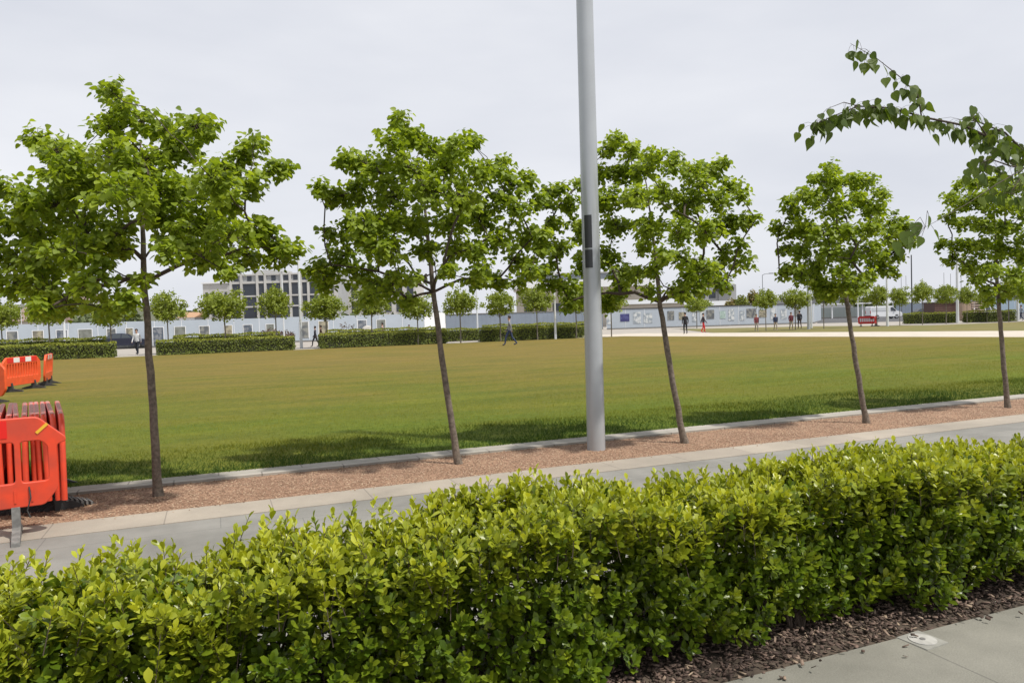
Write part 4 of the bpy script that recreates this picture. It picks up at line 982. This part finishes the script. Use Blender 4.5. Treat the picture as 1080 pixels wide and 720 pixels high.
# low warehouses
for (a, b_, D, yt, m_, lab) in ((640, 722, 125, 318, M['beigew'], 'low beige shed just above the hoarding behind the third lime trunk'), (724, 800, 128, 319.5, M['conc'], 'low pale shed roof above the picture hoarding'), (812, 900, 170, 312.5, M['greyw'], 'low grey shed on the horizon behind the right end of the hoarding'), (1050, 1120, 170, 311, M['conc'], 'pale shed at the right edge beyond the fifth lime')):
    root, L, Z = bld(lab, a, b_, D, yt, 'shed')
    mb = MB(); mb.box(0, L, 0, 12, 0, Z-.4); mb.build('wall', m_, root)
    mb = MB(); mb.add([(-.2, -.4, Z-.39), (L+.2, -.4, Z-.39), (L+.2, 12.4, Z-.39), (-.2, 12.4, Z-.39), (-.2, 6, Z+.5), (L+.2, 6, Z+.5)], [(0, 1, 5, 4), (2, 3, 4, 5), (1, 2, 5), (0, 4, 3), (0, 3, 2, 1)]); mb.build('roof', M['greyw'], root)
# canopy
root, L, Z = bld('long low white canopy roof across the back of the car park', 862, 960, 150, 319, 'canopy')
mb = MB(); mb.box(0, L, 0, 6, Z-.25, Z); mb.build('roof', M['white'], root)
for i in range(7): mb = MB(); mb.box(i*L/6.1, i*L/6.1+.2, 0.3, .5, 0, Z-.26); mb.build('column', M['white'], root)
# brown roofed house
def house(label, px0, px1, D, yr, ye, wall, roofm):
    p0, p1 = gr(px0, D), gr(px1, D); d = p1-p0; L = d.length; root = thing('house', label, 'building', p0, math.atan2(d.y, d.x))
    ze, zr = zat(px0, ye, D), zat(px0, yr, D)
    mb = MB(); mb.box(0, L, 0, 8, 0, ze); mb.build('wall', wall, root)
    mb = MB(); mb.add([(-.3, -.4, ze), (L+.3, -.4, ze), (L+.3, 8.4, ze), (-.3, 8.4, ze), (-.3, 4, zr), (L+.3, 4, zr)], [(0, 1, 5, 4), (2, 3, 4, 5), (1, 2, 5), (0, 4, 3), (0, 3, 2, 1)]); rf = mb.build('roof', roofm, root)
    mb = MB(); mb.box(L*.7, L*.7+.8, 3.6, 4.4, zr-.4, zr+.9); mb.build('chimney', wall, rf)
    for i in range(2): mb = MB(); mb.box(.8+i*L*.5, 1.9+i*L*.5, -.05, -.003, ze-1.6, ze-.5); mb.build('window', M['glass'], root)
house('house with a brown tiled roof at the far left behind the hoarding', 11, 36, 95, 322, 339, M['beigew'], M['roofbrown'])
house('house with an orange and white gable right of the largest lime trunk', 190, 206, 150, 329, 335, M['white'], mat('orange_tiles', (.4, .24, .14), .8))
house('small flat looking house on the hill seen through the largest lime', 72, 100, 260, 311, 318, M['conc'], M['roofbrown'])

# ================================================================== HILL AND FAR WOOD
def hill():
    bm = bmesh.new(); bmesh.ops.create_grid(bm, x_segments=60, y_segments=16, size=1)
    for q in bm.verts:
        x, y = q.co.x, q.co.y; q.co = Vector((x*260, y*60, max(-1, 17*math.exp(-((x+.15)/.34)**2)*(1-y*y)*1.0+1.3*math.sin(x*14)*(1-y*y)-1)))
    me = bpy.data.meshes.new('hill'); bm.to_mesh(me); bm.free(); me.polygons.foreach_set('use_smooth', [True]*len(me.polygons))
    o = link('hill', me, mat('hill', (.09, .10, .06), .95, var=.35, vscale=.05, col2=(.13, .12, .09))); o['kind'] = 'structure'
    c = gr(130, 300); o.location = (c.x, c.y, -1); o.rotation_euler = (0, 0, -YAW-.3)
hill()
def wood(px0, px1, D, ytop, label, seed, m='farwood', dep=14):
    rg = np.random.default_rng(seed); p0, p1 = gr(px0, D), gr(px1, D); L = (p1-p0).length
    n = int(L*dep*4); t = rg.random(n); dd = rg.random(n)*dep; base = np.array(p0)[None]+t[:, None]*np.array(p1-p0)[None]+dd[:, None]*np.array(FW)[None]
    zt = zat((px0+px1)/2, ytop, D); hz = zt*(.78+.22*np.sin(t*L*.25+seed)*np.sin(t*L*.09+1))
    base[:, 2] = rg.random(n)**.6*hz
    tag(scatter('far_wood', QUAD, QUAD_F, base, rg.normal(size=(n, 3)), rg.normal(size=(n, 3))+[0, -.6, 1], rg.uniform(.6, 1.3, n), M[m], None, np.clip(rg.normal(.3, .3, n), 0, 1)), label, 'wood', kind='stuff')
wood(-120, 130, 190, 326, 'distant wooded slope behind the hoarding at the left', 1)
wood(182, 250, 170, 326, 'distant trees behind the hoarding under the largest lime', 2)
wood(256, 470, 118, 329, 'green shrubs along the hoarding in front of the office blocks', 3, dep=4)
wood(700, 930, 240, 316, 'distant line of trees above the picture hoarding', 4)
wood(880, 1160, 260, 316, 'distant line of trees beyond the car park', 5)
def bushy(label, px, D, ytop, hw, m, seed):
    p = gr(px, D); z = zat(px, ytop, D); w = hw*D/F*2; rg = np.random.default_rng(seed)
    root = thing('bushy_tree', label, 'tree', p); mb = MB(); mb.tube([(0, 0, 0), (0, 0, z*.7)], [.15, .05], 6); mb.build('trunk', M['bark_far'], root)
    n = 900; d = unit(rg.normal(size=(n, 3)))*(rg.random((n, 1))**.4); d *= 1+.15*np.sin(d[:, 0:1]*5+seed)
    P = d*np.array([w/2, w/2, z*.33])+np.array([0, 0, z*.66])
    scatter('crown', QUAD, QUAD_F, P, rg.normal(size=(n, 3)), d+[0, 0, .6]+rg.normal(size=(n, 3))*.4, rg.uniform(.15, .35, n), M[m], root, np.clip(rg.normal(.3, .25, n), 0, 1))
bushy('orange tinged tree above the hoarding, left of the strolling people', 771, 125, 315, 8, 'orange_leaf', 1)
bushy('dark green tree above the hoarding, between the two orange tinged ones', 783, 122, 311, 8, 'hedgefar', 2)
bushy('taller orange tree above the hoarding beside the thin street light', 795, 124, 305, 7, 'orange_leaf', 3)
bushy('yellow green tree above the hoarding right of the third lime trunk', 742, 124, 315, 9, 'limefar', 4)

# timber store on the right
root = thing('timber_store', 'brown slatted timber store behind the right-hand hedge', 'shed', gr(986, 88), math.atan2((gr(1014, 88)-gr(986, 88)).y, (gr(1014, 88)-gr(986, 88)).x))
mb = MB(); L = (gr(1014, 88)-gr(986, 88)).length; zt = zat(1000, 318, 88)
mb.box(0, L, 0, 2.4, 0, zt-.1)
mbs = MB()
for i in range(9): mbs.box(0, L, -.03, -.004, .1+i*(zt-.2)/9, .1+(i+.72)*(zt-.2)/9)
mb.build('wall', mat('timber_brown', (.07, .04, .035), .8), root); mbs.build('slat', mat('slat_brown', (.15, .085, .07), .8, var=.3, vscale=3), root)
mb = MB(); mb.box(-.1, L+.1, -.15, 2.5, zt-.09, zt); mb.build('roof', M['rubbergrey'], root)
root = thing('door_panel', 'tan timber cabin beside the thick pale post at the right', 'cabin', gr(1015.5, 86), -YAW)
mb = MB(); mb.box(0, .98, 0, 1.1, 0, zat(1019, 319, 86)); mb.build('wall', mat('tan_board', (.36, .27, .2), .8, var=.15, vscale=2), root)
mb = MB(); mb.box(-.05, 1.03, -.06, 1.15, zat(1019, 319, 86)+.002, zat(1019, 319, 86)+.1); mb.build('roof', M['rubber'], root)
mb = MB(); mb.box(.15, .8, -.03, -.002, .05, 2.0); mb.build('door', mat('tan_door', (.32, .235, .17), .7), root)
def plank_stack():
    p = gr(1025, 90); root = thing('plank_stack', 'stack of pale planks on brown supports right of the tan cabin', 'timber stack', p, -YAW)
    for i in range(8): mb = MB(); mb.box(random.uniform(-.1, .1), 1.6+random.uniform(-.1, .1), 0, 1.4, .28*i, .28*i+.14); mb.build('plank', mat('plank', (.42, .33, .27), .8), root)
    mb = MB(); mb.box(.1, .3, .05, 1.3, 0, 2.25); mb.box(1.2, 1.4, .05, 1.3, 0, 2.25); mb.build('support', M['roofbrown'], root)
plank_stack()

# ================================================================== VEHICLES
def wheel(root, x, y, r=.33):
    mb = MB(); mb.tube([(x, y-.11, r), (x, y+.11, r)], r, 20); w = mb.build('wheel', M['tyre'], root, smooth=True)
    mb = MB(); mb.tube([(x, y-.118, r), (x, y+.118, r)], r*.6, 16); mb.build('rim', M['rim'], w, smooth=True)
def side_prism(poly, w, taper):
    """closed body side profile (x,z), narrower where z is high"""
    bm = bmesh.new(); L_ = []; zmax = max(z for _, z in poly)
    def yy(z): return w/2-(taper*max(0, (z-.9)/(zmax-.9)) if zmax > .9 else 0)
    a = [bm.verts.new((x, -yy(z), z)) for x, z in poly]; b = [bm.verts.new((x, yy(z), z)) for x, z in poly]
    bm.faces.new(a); bm.faces.new(b[::-1]); n = len(poly)
    for i in range(n): bm.faces.new((a[i], b[i], b[(i+1) % n], a[(i+1) % n]))
    bmesh.ops.recalc_face_normals(bm, faces=bm.faces[:]); bmesh.ops.bevel(bm, geom=bm.edges[:], offset=.04, segments=2, affect='EDGES')
    me = bpy.data.meshes.new('body'); bm.to_mesh(me); bm.free(); return me
def quad_prism(mb, poly, ya, yb): mb.prism(poly, ya, yb)
def van(p, rz, label, paint, group=None, scale=1):
    root = thing('parked_van', label, 'van', p, rz, group)
    W = 1.95
    body = [(-2.55, .35), (2.45, .35), (2.6, .55), (2.58, .85), (2.35, 1.12), (1.75, 1.25), (1.1, 2.0), (.8, 2.1), (-2.45, 2.1), (-2.58, 1.9)]
    link('body', side_prism(body, W, .10), paint, root)
    for s in (-1, 1):
        mb = MB(); mb.prism([(.72, 1.28), (1.6, 1.28), (1.08, 1.88), (.72, 1.88)], s*(W/2-.075), s*(W/2+.006)); mb.build('side_window', M['carglass'], root)
        mb = MB(); mb.prism([(-2.3, 1.32), (.45, 1.32), (.45, 1.86), (-2.3, 1.86)], s*(W/2-.04), s*(W/2-.012)); mb.build('side_panel', mat('van_panel', (.6, .62, .64), .4), root)
        mb = MB(); mb.box(1.25, 1.4, s*(W/2+.02)-.1, s*(W/2+.02)+.1, 1.25, 1.5, bev=.02); mb.build('mirror', M['darkmetal'], root)
        mb = MB(); mb.box(2.3, 2.56, s*.72-.14, s*.72+.14, .85, 1.02, bev=.03); mb.build('headlight', M['lampglass'], root)
        mb = MB(); mb.box(-2.6, -2.54, s*.85-.08, s*.85+.08, .9, 1.4, bev=.01); mb.build('tail_light', M['redlamp'], root)
        wheel(root, 1.65, s*.86, .34); wheel(root, -1.5, s*.86, .34)
    mb = MB(); mb.add([(1.78, -.8, 1.29), (1.78, .8, 1.29), (1.13, .72, 1.99), (1.13, -.72, 1.99), (1.70, -.8, 1.24), (1.70, .8, 1.24), (1.05, .72, 1.94), (1.05, -.72, 1.94)], [(0, 1, 2, 3), (4, 7, 6, 5), (0, 4, 5, 1), (1, 5, 6, 2), (2, 6, 7, 3), (3, 7, 4, 0)]); mb.build('windscreen', M['carglass'], root)
    mb = MB(); mb.box(2.45, 2.66, -.9, .9, .38, .62, bev=.04); mb.box(-2.66, -2.5, -.9, .9, .38, .6, bev=.04); mb.build('bumper', M['rubber'], root)
    return root
def car(p, rz, label, paint, group=None, estate=True):
    root = thing('parked_car', label, 'car', p, rz, group); W = 1.8
    body = [(-2.15, .3), (2.1, .3), (2.2, .5), (2.12, .78), (1.9, .9), (1.0, .98), (-2.0, 1.0), (-2.2, .85), (-2.22, .5)]
    cab = [(1.05, .97), (.45, 1.4), (-.1, 1.48), (-1.5, 1.46), (-2.05, 1.0)]
    link('body', side_prism(body, W, .0), paint, root)
    bm = bmesh.new(); a = [bm.verts.new((x, -(W/2-.06-.18*(z-.97)/.5), z)) for x, z in cab]; b = [bm.verts.new((x, (W/2-.06-.18*(z-.97)/.5), z)) for x, z in cab]; n = len(cab)
    bm.faces.new(a); bm.faces.new(b[::-1])
    for i in range(n): bm.faces.new((a[i], b[i], b[(i+1) % n], a[(i+1) % n]))
    bmesh.ops.recalc_face_normals(bm, faces=bm.faces[:]); me = bpy.data.meshes.new('cabin'); bm.to_mesh(me); bm.free(); link('cabin', me, paint, root)
    for s in (-1, 1):
        for poly in ([(.82, 1.02), (.40, 1.36), (-.1, 1.42), (-.1, 1.02)], [(-.18, 1.02), (-.18, 1.42), (-.95, 1.42), (-.95, 1.02)], [(-1.02, 1.02), (-1.02, 1.42), (-1.45, 1.40), (-1.85, 1.02)]):
            mb = MB(); v1 = [(x, s*(W/2-.05-.18*(z-.97)/.5), z) for x, z in poly]; v0 = [(x, s*(W/2-.10-.18*(z-.97)/.5), z) for x, z in poly]; k = len(poly)
            mb.add(v1+v0, [tuple(range(k)), tuple(range(2*k-1, k-1, -1))]+[(i, i+k, (i+1) % k+k, (i+1) % k) for i in range(k)]); mb.build('side_window', M['carglass'], root)
        wheel(root, 1.35, s*.8, .32); wheel(root, -1.35, s*.8, .32)
        mb = MB(); mb.box(2.0, 2.19, s*.65-.16, s*.65+.16, .62, .76, bev=.03); mb.build('headlight', M['lampglass'], root)
        mb = MB(); mb.box(-2.24, -2.12, s*.7-.12, s*.7+.12, .72, .88, bev=.02); mb.build('tail_light', M['redlamp'], root)
    mb = MB(); mb.add([(1.0, -.72, 1.02), (1.0, .72, 1.02), (.5, .62, 1.39), (.5, -.62, 1.39), (.96, -.72, .99), (.96, .72, .99), (.46, .62, 1.36), (.46, -.62, 1.36)], [(0, 1, 2, 3), (4, 7, 6, 5), (0, 4, 5, 1), (1, 5, 6, 2), (2, 6, 7, 3), (3, 7, 4, 0)]); mb.build('windscreen', M['carglass'], root)
    return root
p = gr(932, 121); rz = -YAW
van(p, rz, 'white panel van parked in front of the right part of the car park', mat('van_white', (.72, .73, .75), .3, coat=.4), 'vehicles round the park')
p = gr(133, 72); car(p, -YAW+.15, 'dark navy car parked in front of the hoarding at the left', mat('navy_paint', (.008, .012, .035), .25, coat=.5), 'vehicles round the park')
p = gr(1042, 105); car(p, -YAW+.1, 'white car half hidden by the right-hand hedge', mat('white_car', (.68, .69, .7), .3, coat=.4), 'vehicles round the park')
p = gr(978, 120); car(p, -YAW, 'dark car low behind the left end of the right-hand hedge', mat('black_car', (.02, .02, .022), .3, coat=.4), 'vehicles round the park')
# red barriers by the van
g_r = 'red barriers on the far grass strip'
for i, (px, D, a, lab) in enumerate(((914, 72, 0, 'red barrier with windows on the far grass strip, left of the pale post'), (924, 71.5, 1.0, 'red barrier turned aside on the far grass strip, right next to the pale post'))):
    r = barrier('win', lab, gr(px, D), -YAW+a, mat('red_plastic', (.55, .03, .03), .5), g_r, None); r.scale = (.88, 1, 1)

# ================================================================== PEOPLE
def skinm(): return mat('skin', (.42, .25, .18), .6)
SK = skinm(); HAIR = mat('dark_hair', (.03, .022, .018), .7); SHOE = mat('shoes', (.04, .035, .03), .6)
def person(px, D, ht, face, label, top, legs, stride=.25, swing=.3, hair=HAIR, bag=None, loc=None, skirt=False):
    """face: heading angle of the body; body grown from one skeleton"""
    p = gr(px, D) if loc is None else loc
    root = thing('person', label, 'person', (p.x, p.y, .0 if loc is None else loc.z), face, 'people strolling round the lawn')
    k = ht/1.78
    V = []; E = []; RR = []
    def vtx(x, y, z, r, par=None):
        V.append((x*k, y*k, z*k)); RR.append((r[0]*k, r[1]*k) if isinstance(r, tuple) else (r*k, r*k)); i = len(V)-1
        if par is not None: E.append((par, i))
        return i
    pel = vtx(0, 0, .95, (.155, .115)); wa = vtx(.01, 0, 1.1, (.14, .10), pel); ch = vtx(.02, 0, 1.32, (.165, .115), wa); ne = vtx(.0, 0, 1.48, .062, ch); hd0 = vtx(.02, 0, 1.58, .075, ne); hd = vtx(.03, 0, 1.68, .09, hd0); vtx(.02, 0, 1.75, .055, hd)
    for s in (-1, 1):
        st = stride*s
        h = vtx(st*.08, s*.09, .9, .095, pel); kn = vtx(st*.55+.05, s*.095, .5, .065, h)
        lift = .0 if s > 0 else .02
        an = vtx(st*1.0-.03-(.06 if s < 0 else 0), s*.09, .09+lift*2, .045, kn); vtx(st*1.0+.13, s*.10, .045+lift, .042, an)
        sh = vtx(.0, s*.18, 1.41, .068, ch); el = vtx(-s*swing*.28-.02, s*.245, 1.14, .05, sh); wr = vtx(-s*swing*.7+.05, s*.25, .90, .036, el); hnd = vtx(-s*swing*.75+.07, s*.245, .82, .036, wr)
    me = bpy.data.meshes.new('body'); me.from_pydata(V, E, []); o = bpy.data.objects.new('body', me); COL.objects.link(o)
    md = o.modifiers.new('s', 'SKIN'); md.use_smooth_shade = True
    for i, sv in enumerate(me.skin_vertices[0].data): sv.radius = RR[i]; sv.use_root = (i == 0)
    sb = o.modifiers.new('d', 'SUBSURF'); sb.levels = 1; sb.render_levels = 1
    dg = bpy.context.evaluated_depsgraph_get(); m2 = bpy.data.meshes.new_from_object(o.evaluated_get(dg)); bpy.data.objects.remove(o)
    m2.name = 'body'; m2.materials.clear()
    for q in (SK, top, legs, SHOE): m2.materials.append(q)
    for f in m2.polygons:
        z = f.center.z/k; y = abs(f.center.y/k)
        f.material_index = 0 if z > 1.485 else (1 if (z > .93 or (y > .21 and z > .885)) else (0 if (y > .19 and z > .7) else (3 if z < .08 else 2)))
        f.use_smooth = True
    b = bpy.data.objects.new('body', m2); COL.objects.link(b); b.parent = root
    bm = bmesh.new(); bmesh.ops.create_uvsphere(bm, u_segments=12, v_segments=8, radius=.105*k)
    for q in bm.verts: q.co = Vector((q.co.x*1.08+.005*k, q.co.y*.95, q.co.z*1.05+1.715*k))
    bmesh.ops.delete(bm, geom=[q for q in bm.verts if q.co.z < 1.66*k and q.co.x > .0 or q.co.x > .075*k and q.co.z < 1.73*k], context='VERTS')
    mh = bpy.data.meshes.new('hair'); bm.to_mesh(mh); bm.free(); oh = link('hair', mh, hair, root)
    return root
def cloth(c): return mat('cloth', c, .85, var=.15, vscale=8)
away = math.atan2(FW.y, FW.x); toward = away+math.pi; right = math.atan2(RT.y, RT.x); left_ = right+math.pi
person(145, 52.6, 1.8, toward, 'person in a white shirt and dark trousers walking in the gap between left hedges', cloth((.62, .63, .65)), cloth((.03, .035, .05)), .12, .2)
person(333, 58.5, 1.62, left_, 'left walker of the dark pair in the gap beside the white post', cloth((.05, .05, .07)), cloth((.045, .04, .045)), .3, .3)
person(339, 58.0, 1.68, left_+.2, 'right walker of the dark pair, brown jacket, beside the front hedge', cloth((.11, .065, .05)), cloth((.04, .035, .035)), .26, .3)
person(538, 47.5, 1.9, left_, 'man in a grey jumper and blue jeans walking left across the lawn', cloth((.22, .22, .23)), cloth((.03, .045, .11)), .34, .25, loc=gr(538, 47.5)+Vector((0, 0, .03)))
person(723, 63.5, 1.85, away, 'person all in black walking away on the cream path', cloth((.012, .012, .015)), cloth((.012, .012, .015)), .08, .1)
person(742, 66.5, 1.75, right, 'person in a dark jacket and bright red trousers on the cream path', cloth((.04, .03, .04)), cloth((.6, .03, .03)), .15, .3)
person(798, 64, 1.52, toward, 'child-sized walker in a dark red top and pale trousers, leftmost of four strollers', cloth((.17, .035, .04)), cloth((.34, .3, .27)), .12, .3)
person(818, 65, 1.5, toward, 'stroller in a navy top and beige trousers under the young trees', cloth((.02, .03, .07)), cloth((.38, .32, .26)), .14, .3)
person(834.5, 66, 1.6, toward, 'stroller in a maroon top and khaki trousers beside the dark clothed one', cloth((.11, .02, .03)), cloth((.26, .22, .16)), .14, .3)
person(843.5, 71, 1.72, away, 'stroller in dark clothes, rightmost of the four by the grey post', cloth((.02, .02, .03)), cloth((.07, .05, .05)), .14, .2)
person(1077, 77, 1.6, left_, 'walker in a pale top and navy trousers at the right edge beyond the hedge', cloth((.3, .34, .42)), cloth((.03, .04, .08)), .26, .3)
person(404, 63, 1.75, left_, 'person in a pinkish top mostly hidden by the hedges left of the second lime trunk', cloth((.4, .25, .24)), cloth((.06, .06, .07)), .1, .2)
person(432, 63, 1.5, toward, 'person in a white top mostly hidden by the hedge at the second lime trunk', cloth((.6, .6, .6)), cloth((.06, .06, .07)), .1, .2)

# pale boulders seated among the hedges
def boulder(px, D, w, h, label):
    bm = bmesh.new(); bmesh.ops.create_icosphere(bm, subdivisions=3, radius=1)
    for q in bm.verts:
        n = 1+.12*math.sin(q.co.x*3+px)+.1*math.sin(q.co.y*4+q.co.z*3); q.co = Vector((q.co.x*w*n, q.co.y*w*n, max(0, q.co.z*n+.2)*h))
    me = bpy.data.meshes.new('boulder'); bm.to_mesh(me); bm.free(); me.polygons.foreach_set('use_smooth', [True]*len(me.polygons))
    o = link('boulder', me, mat('pale_stone', (.45, .43, .40), .85, var=.2, vscale=3)); tag(o, label, 'boulder', 'pale rounded boulders among the hedges'); o.location = gr(px, D)
boulder(29, 54.4, .35, .95, 'pale rounded boulder between the two left hedges')
boulder(388, 66, .55, 1.35, 'pale rounded boulder behind the hedge, under the second lime')
